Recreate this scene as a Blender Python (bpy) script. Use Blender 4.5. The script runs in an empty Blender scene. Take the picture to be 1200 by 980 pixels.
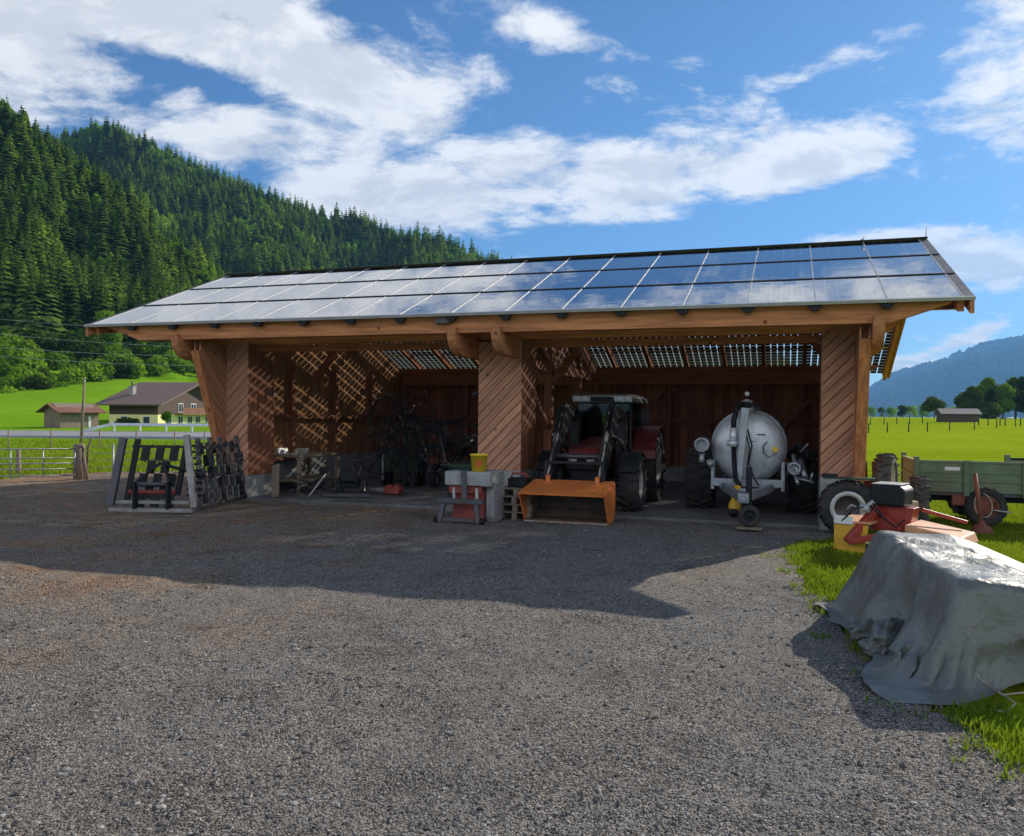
import bpy, bmesh, math, random
import numpy as np
from mathutils import Vector, Matrix
R = math.radians
rnd = random.Random(7)
S = bpy.context.scene
COL = S.collection

# ------------------------------------------------------------------ camera
TH = 0.32359
CT, ST = math.cos(TH), math.sin(TH)
CAM = Vector((14.0667, -13.6022, 1.8878))
PITCH, ROLL, F = 0.005676, 0.009575, 967.07
AX, AY = Vector((CT, ST, 0)), Vector((-ST, CT, 0))          # level right / forward
cam = bpy.data.cameras.new('camera')
cam.sensor_width = 36
cam.lens = F / 1200 * 36
cam.clip_start, cam.clip_end = 0.1, 30000
camo = bpy.data.objects.new('camera', cam)
COL.objects.link(camo)
fw = AY * math.cos(PITCH) - Vector((0, 0, 1)) * math.sin(PITCH)
up0 = Vector((0, 0, 1)) * math.cos(PITCH) + AY * math.sin(PITCH)
rt = AX * math.cos(ROLL) + up0 * math.sin(ROLL)
up = up0 * math.cos(ROLL) - AX * math.sin(ROLL)
M = Matrix((rt, up, -fw)).transposed().to_4x4()
M.translation = CAM
camo.matrix_world = M
S.camera = camo

# ------------------------------------------------------------------ light
SUN = Vector((3.62, 6.0, 3.66)).normalized()                # towards the sun
sun_el = math.asin(SUN.z)
sun_rot = math.atan2(SUN.x, SUN.y)
sl = bpy.data.lights.new('sun', 'SUN')
sl.energy = 5.0
sl.angle = R(0.45)
sl.color = (1.0, 0.9, 0.76)
so = bpy.data.objects.new('sun', sl)
so.rotation_euler = (-SUN).to_track_quat('-Z', 'Y').to_euler()
so.location = (20, 20, 30)
COL.objects.link(so)
S.view_settings.view_transform = 'Standard'
S.view_settings.look = 'None'
S.view_settings.exposure = 0.42
S.view_settings.gamma = 1
S.view_settings.use_curve_mapping = False
S.cycles.max_bounces = 8
S.cycles.transparent_max_bounces = 12
S.cycles.volume_bounces = 0
S.cycles.sample_clamp_indirect = 6

# ------------------------------------------------------------------ node helpers
class NT:
    def __init__(s, nt):
        s.t = nt
    def n(s, kind, **kw):
        d = s.t.nodes.new(kind)
        for k, v in kw.items():
            setattr(d, k, v)
        return d
    def put(s, sock, v):
        if hasattr(v, 'is_linked') or isinstance(v, bpy.types.NodeSocket):
            s.t.links.new(v, sock)
        else:
            sock.default_value = v
    def m(s, op, a, b=None, c=None, clamp=False):
        d = s.n('ShaderNodeMath', operation=op, use_clamp=clamp)
        s.put(d.inputs[0], a)
        if b is not None: s.put(d.inputs[1], b)
        if c is not None: s.put(d.inputs[2], c)
        return d.outputs[0]
    def mix(s, f, a, b, mode='MIX'):
        d = s.n('ShaderNodeMix', data_type='RGBA', blend_type=mode)
        s.put(d.inputs[0], f)
        s.put(d.inputs[6], a if not isinstance(a, tuple) else (*a[:3], 1))
        s.put(d.inputs[7], b if not isinstance(b, tuple) else (*b[:3], 1))
        return d.outputs[2]
    def ss(s, x, lo, hi, a=0., b=1.):
        d = s.n('ShaderNodeMapRange', interpolation_type='SMOOTHSTEP')
        s.put(d.inputs[0], x); d.inputs[1].default_value = lo; d.inputs[2].default_value = hi
        d.inputs[3].default_value = a; d.inputs[4].default_value = b
        return d.outputs[0]
    def noise(s, vec, scale, detail=5, rough=.55, dist=0.):
        d = s.n('ShaderNodeTexNoise')
        if vec is not None: s.put(d.inputs['Vector'], vec)
        d.inputs['Scale'].default_value = scale; d.inputs['Detail'].default_value = detail
        d.inputs['Roughness'].default_value = rough; d.inputs['Distortion'].default_value = dist
        return d.outputs['Fac']

# ------------------------------------------------------------------ world: sky and clouds
w = bpy.data.worlds.new('World')
S.world = w
w.use_nodes = True
w.node_tree.nodes.clear()
N = NT(w.node_tree)
tc = N.n('ShaderNodeTexCoord').outputs['Generated']
sky = N.n('ShaderNodeTexSky', sky_type='NISHITA')
sky.sun_disc = False
sky.sun_elevation = sun_el
sky.sun_rotation = sun_rot
sky.altitude = 800
sky.air_density = 1.0
sky.dust_density = 0.6
sky.ozone_density = 2.5
rotv = N.n('ShaderNodeVectorRotate', rotation_type='Z_AXIS')
N.put(rotv.inputs['Vector'], tc)
rotv.inputs['Angle'].default_value = -TH
sep = N.n('ShaderNodeSeparateXYZ')
N.put(sep.inputs[0], rotv.outputs[0])
sx, sy, sz = sep.outputs
az = N.m('ARCTAN2', sx, sy)
el = N.m('ARCSINE', sz)
zc = N.m('ADD', N.m('MAXIMUM', sz, 0.), 0.22)
cmb = N.n('ShaderNodeCombineXYZ')
N.put(cmb.inputs[0], N.m('DIVIDE', sx, zc)); N.put(cmb.inputs[1], N.m('DIVIDE', sy, zc))
pv = cmb.outputs[0]
def cloud_noise(offx, offy):
    mp = N.n('ShaderNodeMapping')
    N.put(mp.inputs[0], pv)
    mp.inputs['Location'].default_value = (offx, offy, 0)
    mp.inputs['Scale'].default_value = (1.0, 1.25, 1)
    return N.noise(mp.outputs[0], 2.9, 12, .63, .3)
bias = -0.19
# azimuth, elevation, widths, tilt, weight: cloud banks over the valley, and ones added behind the viewpoint for fill
BL = [(-25, 25.5, 15, 6.0, -6, .52), (-9.5, 21, 8.5, 3.0, -6, .42), (-17.5, 16.3, 9, 2.4, -12, .36), (-5.5, 14.6, 8, 2.8, 0, .46), (-33, 18, 6, 4, 0, .3),
      (9.5, 15.8, 10, 2.9, 6, .46), (19.5, 16.4, 6.5, 2.0, 2, .42), (17, 20.8, 4.5, 1.3, 20, .24), (2.0, 25.0, 5, 1.5, -18, .36), (6.5, 23.6, 2.5, .8, -10, .22), (25.5, 10.6, 6.0, 1.7, -4, .70), (30.5, 8.6, 3, 1.6, -18, .55),
      (31, 23, 3.2, 4, 20, .30), (22.6, 22.4, 2.2, 1.3, 10, .26), (25.6, 22.9, 1.7, .9, 10, .28), (30.5, 16.5, 3, 1.2, -20, .28), (.6, 10.2, 2.2, .8, 0, .36), (-2, 22.3, 2.2, 1.0, 0, .25), (12, 22.8, 1.6, .7, 0, .15),
      (29, 4.9, 3.0, .7, 26, .46), (25.4, 2.8, 1.3, 1.1, 0, .42),
      (-22, 20.6, 5.5, .8, -8, -.34), (-19.5, 24.2, 2.6, .7, -15, -.26), (-10, 25.5, 4, 1.5, 12, -.30), (3, 19.6, 4, 1.0, 0, -.15), (6, 11.4, 11, 1.1, 2, -.34), (14, 26, 7, 2.2, 0, -.26), (18, 12.4, 9, .9, 0, -.2),
      (-32, 42, 22, 12, -10, .40), (10, 33, 32, 4.6, 0, .12), (27, 35, 4.5, 1.8, 10, .34), (17, 34.6, 3.5, 1.0, 0, .26), (-12, 30, 8, 2, 0, .15), (60, 36, 16, 7, 0, .30), (-150, 20, 60, 16, 0, .5), (150, 22, 55, 16, 0, .5), (-100, 22, 30, 12, 0, .35), (105, 22, 25, 9, 0, .2)]
for a0, e0, wa, we, tl, wt in BL:
    da = N.m('SUBTRACT', az, R(a0)); de = N.m('SUBTRACT', el, R(e0))
    c_, s_ = math.cos(R(tl)), math.sin(R(tl))
    p_ = N.m('ADD', N.m('MULTIPLY', da, c_ / R(wa)), N.m('MULTIPLY', de, s_ / R(wa)))
    q_ = N.m('ADD', N.m('MULTIPLY', da, -s_ / R(we)), N.m('MULTIPLY', de, c_ / R(we)))
    g = N.m('EXPONENT', N.m('MULTIPLY', N.m('ADD', N.m('MULTIPLY', p_, p_), N.m('MULTIPLY', q_, q_)), -1.0))
    bias = N.m('MULTIPLY_ADD', g, wt, bias)
n1 = cloud_noise(3.1, 1.7)
n2 = cloud_noise(3.1 - .05, 1.7 - .07)
hi_ = N.m('SUBTRACT', N.noise(pv, 11, 9, .68, .4), .5)
dens = N.m('MULTIPLY_ADD', hi_, .55, N.m('MULTIPLY_ADD', N.m('SUBTRACT', n1, .5), 1.45, bias))
dens2 = N.m('MULTIPLY_ADD', hi_, .35, N.m('MULTIPLY_ADD', N.m('SUBTRACT', n2, .5), 1.45, bias))
cov = N.ss(dens, -.07, .27)
cov = N.m('MULTIPLY', cov, N.ss(sz, -.02, .03))
shade = N.ss(N.m('SUBTRACT', dens2, N.m('MULTIPLY', N.m('SUBTRACT', n1, n2), 1.6)), .05, .55, 1.0, .70)
bgS = N.n('ShaderNodeBackground'); N.put(bgS.inputs[0], N.mix(1.0, sky.outputs[0], (.62, .98, 1.30), 'MULTIPLY'))
bgS.inputs[1].default_value = .062
bgC = N.n('ShaderNodeBackground')
N.put(bgC.inputs[0], N.mix(shade, (.60, .68, .82), (1.0, .985, .96)))
rear_fill = N.ss(sy, -.75, .15, 1.65, .80)          # unseen clouds behind the viewpoint brightened to add fill light
N.put(bgC.inputs[1], N.m('MULTIPLY', N.ss(shade, .6, 1., .8, 1.), rear_fill))
mx = N.n('ShaderNodeMixShader')
N.put(mx.inputs[0], cov); N.put(mx.inputs[1], bgS.outputs[0]); N.put(mx.inputs[2], bgC.outputs[0])
wo = N.n('ShaderNodeOutputWorld')
N.put(wo.inputs[0], mx.outputs[0])

# ------------------------------------------------------------------ materials
def mat(name, col, rough=.6, metal=0., var=.25, scale=3., bump=.15, bscale=25., stretch=(1, 1, 1), rot=(0, 0, 0),
        island=0., dirt=None, dirtamt=.0, coat=0., spec=.5, wear=0.):
    m = bpy.data.materials.new(name)
    m.use_nodes = True
    t = NT(m.node_tree)
    b = m.node_tree.nodes['Principled BSDF']
    tcn = t.n('ShaderNodeTexCoord').outputs['Object']
    mp = t.n('ShaderNodeMapping'); t.put(mp.inputs[0], tcn)
    mp.inputs['Scale'].default_value = stretch
    if any(rot):
        vr_ = t.n('ShaderNodeVectorRotate', rotation_type='EULER_XYZ'); vr_.inputs['Rotation'].default_value = rot
        t.put(vr_.inputs['Vector'], tcn); t.put(mp.inputs[0], vr_.outputs[0])
    v = mp.outputs[0]
    n = t.noise(v, scale, 7, .62)
    lo = tuple(c * (1 - var) for c in col); hi = tuple(min(1, c * (1 + var)) for c in col)
    c = t.mix(t.ss(n, .3, .7), lo, hi)
    if island:
        g = t.n('ShaderNodeNewGeometry').outputs['Random Per Island']
        c = t.mix(1.0, c, t.mix(g, (1 - island,) * 3, (1 + island * .6, 1 + island * .55, 1 + island * .5)), 'MULTIPLY')
    if dirt:
        c = t.mix(t.m('MULTIPLY', t.ss(t.noise(tcn, 2.3, 8, .7), .45, .68), dirtamt), c, dirt)
    t.put(b.inputs['Base Color'], c)
    rr = t.ss(n, .2, .8, max(0.02, rough - .08), min(1, rough + .1))
    t.put(b.inputs['Roughness'], rr)
    b.inputs['Metallic'].default_value = metal
    b.inputs['Coat Weight'].default_value = coat
    b.inputs['Specular IOR Level'].default_value = spec
    if bump:
        bp = t.n('ShaderNodeBump'); bp.inputs['Strength'].default_value = bump; bp.inputs['Distance'].default_value = .02
        t.put(bp.inputs['Height'], t.noise(v, bscale, 5, .6)); t.put(b.inputs['Normal'], bp.outputs[0])
    return m

def wood(name, col, axis='z', island=.3, var=.3, rot=(0, 0, 0), rough=.75):
    st = {'x': (.7, 9, 9), 'y': (9, .7, 9), 'z': (9, 9, .7)}[axis]
    m = mat(name, col, rough, 0, var, 1.6, .25, 8, st, rot, island, spec=.25)
    t = NT(m.node_tree); b = m.node_tree.nodes['Principled BSDF']
    vo = t.n('ShaderNodeTexVoronoi'); vo.inputs['Scale'].default_value = 1.9
    t.put(vo.inputs['Vector'], t.n('ShaderNodeTexCoord').outputs['Object'])
    old = b.inputs['Base Color'].links[0].from_socket
    t.put(b.inputs['Base Color'], t.mix(t.ss(vo.outputs['Distance'], .045, .08, 1., 0.), old, tuple(c * .3 for c in col)))
    return m

MT = {}
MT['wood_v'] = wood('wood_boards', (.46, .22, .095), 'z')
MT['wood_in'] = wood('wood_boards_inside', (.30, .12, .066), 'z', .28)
MT['wood_d'] = wood('wood_diagonal_boards', (.50, .25, .155), 'x', .22, .25, (0, R(45), 0))
MT['wood_wing'] = wood('wood_wing_boards', (.46, .215, .115), 'y', .22, .25, (R(40), 0, 0))
MT['wood_shade_u'] = wood('wood_beam_shaded', (.33, .135, .07), 'x', .12)  # beam timber with the shade under the roof put into its colour
MT['wood_shade_w'] = wood('wood_truss_shaded', (.33, .135, .07), 'z', .12)  # truss timber, darkened for shade in the same way
MT['wood_u'] = wood('wood_beam_along', (.54, .225, .10), 'x', .1)
MT['wood_w'] = wood('wood_beam_across', (.50, .215, .10), 'y', .1)
MT['wood_post'] = wood('wood_post', (.50, .20, .085), 'z', .1)
MT['wood_grey'] = wood('weathered_wood', (.24, .19, .14), 'z', .25)
MT['wood_greyx'] = wood('weathered_wood_flat', (.24, .19, .14), 'x', .3)
MT['concrete'] = mat('concrete', (.33, .33, .32), .85, 0, .22, 3, .2, 40, dirt=(.16, .15, .13), dirtamt=.5)
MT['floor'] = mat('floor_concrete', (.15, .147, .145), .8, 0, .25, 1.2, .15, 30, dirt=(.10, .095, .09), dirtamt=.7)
MT['alu'] = mat('aluminium', (.42, .43, .44), .6, .4, .1, 3, .03)
MT['seam'] = mat('black_rubber_strip', (.012, .012, .014), .5, 0, .2, 4, .05)
MT['zinc'] = mat('galvanised_steel', (.66, .69, .74), .40, .35, .16, 5, .06, 8, dirt=(.25, .25, .24), dirtamt=.35)
MT['zinc_rough'] = mat('galvanised_frame', (.36, .39, .42), .5, .7, .2, 5, .06, 12, dirt=(.18, .16, .14), dirtamt=.5)
MT['steel'] = mat('dark_steel', (.10, .10, .11), .5, .7, .3, 6, .08, 20, dirt=(.12, .07, .04), dirtamt=.6)
MT['steel_grey'] = mat('grey_painted_steel', (.085, .088, .10), .5, .2, .25, 6, .08, 20, dirt=(.14, .08, .05), dirtamt=.5)
MT['steel_pale'] = mat('weathered_pale_steel', (.33, .32, .30), .55, .4, .25, 6, .08, 20, dirt=(.17, .10, .06), dirtamt=.5)
MT['black'] = mat('black_paint', (.016, .017, .02), .55, 0, .25, 6, .04, 20, spec=.25)
MT['rubber'] = mat('tyre_rubber', (.026, .026, .027), .85, 0, .3, 5, .12, 30, dirt=(.10, .085, .065), dirtamt=.35)
MT['rubber_dusty'] = mat('dusty_tyre_rubber', (.075, .068, .06), .9, 0, .35, 5, .15, 30, dirt=(.22, .18, .13), dirtamt=.65)
MT['rim'] = mat('pale_rim', (.5, .5, .48), .45, .2, .15, 5, .04, 20, dirt=(.2, .15, .1), dirtamt=.5)
MT['red'] = mat('red_paint', (.36, .035, .022), .4, 0, .2, 5, .04, 20, dirt=(.12, .08, .06), dirtamt=.35, coat=.2)
MT['tractor_red'] = mat('dark_tractor_red', (.13, .014, .012), .4, 0, .2, 5, .04, 20, dirt=(.06, .04, .03), dirtamt=.4)
MT['bucket_rust'] = mat('worn_rusty_steel', (.085, .06, .042), .7, .1, .3, 4, .08, 20, dirt=(.16, .12, .08), dirtamt=.4)
MT['red_dull'] = mat('dull_red_paint', (.30, .05, .04), .6, 0, .25, 5, .05, 20, dirt=(.13, .09, .07), dirtamt=.5)
MT['orange'] = mat('orange_paint', (.72, .20, .04), .42, 0, .12, 4, .04, 20, dirt=(.3, .14, .07), dirtamt=.35)
MT['orange_pale'] = mat('faded_orange_paint', (.68, .34, .17), .55, 0, .15, 4, .05, 20, dirt=(.35, .22, .14), dirtamt=.5)
MT['yellow'] = mat('yellow_paint', (.72, .40, .03), .5, 0, .15, 4, .05, 20, dirt=(.3, .2, .08), dirtamt=.4)
MT['yellow_plastic'] = mat('yellow_plastic', (.80, .55, .02), .35, 0, .06, 4, .0)
MT['orange_label'] = mat('orange_label', (.62, .11, .02), .5, 0, .08, 4, .0)
MT['white'] = mat('white_paint', (.75, .75, .74), .5, 0, .08, 4, .02)
MT['blue'] = mat('blue_reflection_cloth', (.07, .16, .34), .8, 0, .2, 6, .1)  # seat blue, standing in for sky mirrored in the cab windows
MT['trailer_green'] = mat('trailer_green_paint', (.125, .18, .105), .5, 0, .22, 3, .05, 20, (1, 1, 1), dirt=(.19, .16, .10), dirtamt=.55)
MT['trailer_pale'] = mat('pale_trailer_paint', (.30, .31, .12), .6, 0, .22, 3, .06, 20, dirt=(.2, .17, .1), dirtamt=.5)  # end board colour, paler and yellower than the side boards
MT['rust'] = mat('rusty_red_steel', (.22, .065, .04), .7, .1, .3, 5, .1, 25, dirt=(.1, .06, .04), dirtamt=.6)
MT['green_dark'] = mat('dark_green_paint', (.018, .05, .025), .45, 0, .25, 5, .05)
MT['tan'] = mat('tan_plastic', (.45, .36, .22), .6, 0, .2, 4, .05)
MT['rope'] = mat('pale_rope', (.42, .38, .31), .85, 0, .2, 30, .2, 90)
MT['wire'] = mat('cable', (.5, .5, .52), .5, .6, .1, 3, .0)

def glass_mat():
    m = bpy.data.materials.new('cab_glass'); m.use_nodes = True
    t = NT(m.node_tree); m.node_tree.nodes.clear()
    tr = t.n('ShaderNodeBsdfTransparent'); tr.inputs[0].default_value = (.5, .56, .56, 1)
    gl = t.n('ShaderNodeBsdfGlossy'); gl.inputs['Roughness'].default_value = .03
    fr = t.n('ShaderNodeFresnel'); fr.inputs[0].default_value = 1.5
    mx = t.n('ShaderNodeMixShader'); t.put(mx.inputs[0], fr.outputs[0]); t.put(mx.inputs[1], tr.outputs[0]); t.put(mx.inputs[2], gl.outputs[0])
    o = t.n('ShaderNodeOutputMaterial'); t.put(o.inputs[0], mx.outputs[0])
    return m
MT['glass'] = glass_mat()
def lamp_mat():
    return mat('lamp_lens', (.7, .72, .75), .15, 0, .1, 40, .1, 60)
MT['lens'] = lamp_mat()

PW, PL = 1.03, 1.64                       # one glass module
def panel_mat(name, f0, f90, pw, rough, milky=0.):
    m = bpy.data.materials.new(name); m.use_nodes = True
    t = NT(m.node_tree); m.node_tree.nodes.clear()
    uv = t.n('ShaderNodeTexCoord').outputs['UV']
    ob = t.n('ShaderNodeTexCoord').outputs['Object']
    sp = t.n('ShaderNodeSeparateXYZ'); t.put(sp.inputs[0], uv)
    def cells(s, nc, gap):
        f = t.m('FRACT', t.m('MULTIPLY', s, nc))
        d = t.m('ABSOLUTE', t.m('SUBTRACT', f, .5))
        return t.m('LESS_THAN', d, .5 - gap)
    ca = t.m('MULTIPLY', cells(sp.outputs[0], 6, .075), cells(sp.outputs[1], 9, .07))
    bp = t.n('ShaderNodeBump'); bp.inputs['Strength'].default_value = .04; bp.inputs['Distance'].default_value = .04
    t.put(bp.inputs['Height'], t.noise(ob, 1.6, 2))
    b = t.n('ShaderNodeBsdfDiffuse')
    t.put(b.inputs[0], t.mix(t.noise(ob, 2, 3), (.010, .016, .045), (.018, .027, .07)))
    tr = t.n('ShaderNodeBsdfTransparent'); tr.inputs[0].default_value = (.95, .97, .96, 1)
    gl = t.n('ShaderNodeBsdfGlossy'); gl.inputs['Roughness'].default_value = rough
    t.put(gl.inputs['Normal'], bp.outputs[0])
    lw = t.n('ShaderNodeLayerWeight'); lw.inputs[0].default_value = .5
    fr = t.m('MULTIPLY_ADD', t.m('POWER', lw.outputs['Facing'], pw), f90 - f0, f0)
    # the joint between cells is slightly milky and lights up in the sun
    tlu = t.n('ShaderNodeBsdfTranslucent'); tlu.inputs[0].default_value = (.85, .88, .9, 1)
    mj = t.n('ShaderNodeMixShader'); mj.inputs[0].default_value = milky; t.put(mj.inputs[1], tr.outputs[0]); t.put(mj.inputs[2], tlu.outputs[0])
    # a film of dust in soft streaks over the glass
    mp = t.n('ShaderNodeMapping'); t.put(mp.inputs[0], ob); mp.inputs['Scale'].default_value = (2.2, .5, .5)
    dust = t.n('ShaderNodeBsdfDiffuse'); dust.inputs[0].default_value = (.32, .31, .29, 1)
    mc = t.n('ShaderNodeMixShader'); t.put(mc.inputs[0], ca); t.put(mc.inputs[1], mj.outputs[0]); t.put(mc.inputs[2], b.outputs[0])
    md = t.n('ShaderNodeMixShader'); t.put(md.inputs[0], t.ss(t.noise(mp.outputs[0], 1.3, 6, .65), .4, .75, .01, .09)); t.put(md.inputs[1], mc.outputs[0]); t.put(md.inputs[2], dust.outputs[0])
    mx = t.n('ShaderNodeMixShader'); t.put(mx.inputs[0], fr); t.put(mx.inputs[1], md.outputs[0]); t.put(mx.inputs[2], gl.outputs[0])
    o = t.n('ShaderNodeOutputMaterial'); t.put(o.inputs[0], mx.outputs[0])
    return m
MT['panel_back'] = panel_mat('glass_solar_module_back', .01, .03, 3.0, .08, .11)
MT['panel'] = panel_mat('glass_solar_module', .05, 1.0, 1.3, .012)

def gravel_mat():
    m = bpy.data.materials.new('gravel'); m.use_nodes = True
    t = NT(m.node_tree); b = m.node_tree.nodes['Principled BSDF']
    co = t.n('ShaderNodeTexCoord').outputs['Object']
    vo = t.n('ShaderNodeTexVoronoi'); vo.inputs['Scale'].default_value = 58; t.put(vo.inputs['Vector'], co)
    vo2 = t.n('ShaderNodeTexVoronoi'); vo2.inputs['Scale'].default_value = 150; t.put(vo2.inputs['Vector'], co)
    sp = t.n('ShaderNodeSeparateColor'); t.put(sp.inputs[0], vo.outputs['Color'])
    sp2 = t.n('ShaderNodeSeparateColor'); t.put(sp2.inputs[0], vo2.outputs['Color'])
    c = t.mix(t.ss(sp.outputs[0], .0, 1.), (.018, .017, .017), (.37, .35, .32))
    c = t.mix(t.ss(sp2.outputs[1], .5, .95), c, (.33, .31, .275))
    c = t.mix(t.ss(sp2.outputs[2], .72, .9), c, (.03, .028, .027))
    c = t.mix(t.ss(sp2.outputs[0], .9, .97), c, (.5, .48, .45))
    big = t.noise(co, .22, 5, .6)
    spx = t.n('ShaderNodeSeparateXYZ'); t.put(spx.inputs[0], co)
    left = t.ss(spx.outputs[0], 12.5, 3.0)
    brown = t.m('ADD', t.m('MULTIPLY', t.ss(big, .42, .65), .25), t.m('MULTIPLY', left, .5))
    c = t.mix(brown, c, t.mix(1.0, c, (1.5, 1.1, .75), 'MULTIPLY'))
    oc = t.m('MULTIPLY', t.ss(t.noise(co, .55, 5, .65), .46, .64), left)
    c = t.mix(t.m('MULTIPLY', oc, .6), c, t.mix(1.0, c, (1.75, 1.12, .6), 'MULTIPLY'))
    st_ = t.ss(t.noise(co, 5.5, 7, .75, .6), .56, .66, 0., .62)
    c = t.mix(st_, c, t.mix(1.0, c, (.36, .36, .37), 'MULTIPLY'))
    c = t.mix(t.ss(t.noise(co, 3.1, 6, .7), .56, .7, 0., .4), c, t.mix(1.0, c, (1.45, 1.42, 1.38), 'MULTIPLY'))
    dk = t.ss(t.noise(co, 1.1, 8, .75), .48, .68, 0., .7)
    c = t.mix(dk, c, t.mix(1.0, c, (.42, .40, .40), 'MULTIPLY'))
    # two worn wheel tracks running up to the bays
    tr_x = t.m('ADD', spx.outputs[0], t.m('ADD', t.m('MULTIPLY', spx.outputs[1], .10), t.m('MULTIPLY', t.noise(co, .35, 2), 1.2)))
    for mid in (10.9, 13.0):
        dd_ = t.m('ABSOLUTE', t.m('SUBTRACT', t.m('ABSOLUTE', t.m('SUBTRACT', tr_x, mid)), .78))
        c = t.mix(t.m('MULTIPLY', t.ss(dd_, .08, .34, .34, 0.), t.ss(t.noise(co, 1.4, 4), .35, .6)), c, (.25, .235, .21))
    # wheel-worn fines
    c = t.mix(t.ss(t.noise(co, .6, 3, .5), .52, .66, 0., .35), c, (.27, .24, .205))
    t.put(b.inputs['Base Color'], c)
    b.inputs['Roughness'].default_value = .9
    b.inputs['Specular IOR Level'].default_value = .25
    h = t.m('ADD', t.m('MULTIPLY', t.ss(vo.outputs['Distance'], 0., .6, 1., 0.), 1.0), t.m('MULTIPLY', t.noise(co, 30, 7, .72), 1.2))
    bp = t.n('ShaderNodeBump'); bp.inputs['Strength'].default_value = 1.0; bp.inputs['Distance'].default_value = .024
    t.put(bp.inputs['Height'], h); t.put(b.inputs['Normal'], bp.outputs[0])
    return m
MT['gravel'] = gravel_mat()

def grass_ground(name, a, bcol, sc=.05, fine=14, bumpd=.08, patch=None):
    m = bpy.data.materials.new(name); m.use_nodes = True
    t = NT(m.node_tree); b = m.node_tree.nodes['Principled BSDF']
    co = t.n('ShaderNodeTexCoord').outputs['Object']
    c = t.mix(t.ss(t.noise(co, sc, 6, .6), .35, .65), a, bcol)
    c = t.mix(t.ss(t.noise(co, fine, 6, .7), .3, .75), t.mix(1.0, c, (.6, .62, .5), 'MULTIPLY'), t.mix(1.0, c, (1.25, 1.2, 1.1), 'MULTIPLY'))
    # faint mowing bands and paler tufts
    wv = t.n('ShaderNodeTexWave'); wv.inputs['Scale'].default_value = .12; wv.inputs['Distortion'].default_value = 3.; wv.inputs['Detail'].default_value = 3; wv.inputs['Detail Scale'].default_value = .6
    mpw = t.n('ShaderNodeMapping'); t.put(mpw.inputs[0], co); mpw.inputs['Rotation'].default_value = (0, 0, 1.1); t.put(wv.inputs['Vector'], mpw.outputs[0])
    c = t.mix(t.m('MULTIPLY', wv.outputs['Fac'], .55), c, t.mix(1.0, c, (.66, .8, .7), 'MULTIPLY'))
    c = t.mix(t.ss(t.noise(co, .35, 6, .7), .5, .68, 0., .35), c, t.mix(1.0, c, (.6, .75, .7), 'MULTIPLY'))
    xs_ = t.n('ShaderNodeSeparateXYZ'); t.put(xs_.inputs[0], co)
    c = t.mix(t.ss(xs_.outputs[0], 4, -12, 0., 1.), c, t.mix(1.0, c, (.66, .96, 1.2), 'MULTIPLY')) if name == 'meadow_grass' else c
    if patch:
        c = t.mix(t.ss(t.noise(co, sc * 3.1, 5, .6), .55, .7, 0., .7), c, patch)
    t.put(b.inputs['Base Color'], c); b.inputs['Roughness'].default_value = 1; b.inputs['Specular IOR Level'].default_value = 0
    bp = t.n('ShaderNodeBump'); bp.inputs['Strength'].default_value = .7; bp.inputs['Distance'].default_value = bumpd
    t.put(bp.inputs['Height'], t.noise(co, fine * .8, 6, .7)); t.put(b.inputs['Normal'], bp.outputs[0])
    return m
MT['field'] = grass_ground('meadow_grass', (.30, .39, .016), (.37, .45, .022))
MT['hillgrass'] = grass_ground('hill_meadow', (.15, .33, .014), (.21, .38, .02), .03, 2.5, .25)
MT['forest_floor'] = grass_ground('forest_floor', (.035, .06, .018), (.06, .10, .025), .05, 1.5, .3)
MT['mountain'] = grass_ground('mountain_side', (.028, .05, .03), (.045, .075, .035), .006, .12, 4., (.12, .17, .05))
MT['asphalt'] = mat('road_asphalt', (.26, .255, .27), .8, 0, .12, .4, .1, 30)

def leaf_mat(name, dark, light, trans=.35, sc=.25, top=None):
    m = bpy.data.materials.new(name); m.use_nodes = True
    t = NT(m.node_tree); m.node_tree.nodes.clear()
    g = t.n('ShaderNodeNewGeometry')
    oi = t.n('ShaderNodeObjectInfo').outputs['Random']
    r = t.m('ADD', t.m('MULTIPLY', g.outputs['Random Per Island'], .6), t.m('MULTIPLY', t.noise(g.outputs['Position'], sc, 3), .4))
    c = t.mix(r, dark, light)
    c = t.mix(1.0, c, t.mix(oi, (.55, .62, .6), (1.45, 1.32, 1.1)), 'MULTIPLY')
    d = t.n('ShaderNodeBsdfDiffuse'); t.put(d.inputs[0], c)
    tl = t.n('ShaderNodeBsdfTranslucent'); t.put(tl.inputs[0], t.mix(1.0, c, (1.5, 1.6, .7), 'MULTIPLY'))
    mx = t.n('ShaderNodeMixShader'); mx.inputs[0].default_value = trans
    t.put(mx.inputs[1], d.outputs[0]); t.put(mx.inputs[2], tl.outputs[0])
    o = t.n('ShaderNodeOutputMaterial'); t.put(o.inputs[0], mx.outputs[0])
    return m
MT['spruce'] = leaf_mat('spruce_needles', (.022, .062, .02), (.21, .32, .065), .35)
MT['spruce_light'] = leaf_mat('larch_needles', (.09, .16, .03), (.21, .30, .055), .35)
MT['leaf'] = leaf_mat('broad_leaves', (.07, .16, .02), (.22, .35, .045), .4)
MT['leaf_bright'] = leaf_mat('bright_broad_leaves', (.12, .24, .03), (.26, .42, .06), .4)
MT['leaf_dark'] = leaf_mat('dark_broad_leaves', (.03, .06, .018), (.085, .14, .035), .35)
MT['blade'] = leaf_mat('grass_blades', (.085, .14, .018), (.27, .33, .045), .45, 1.5)
MT['bark'] = mat('bark', (.10, .075, .055), .9, 0, .35, 3, .4, 10, (4, 4, .6))

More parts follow.
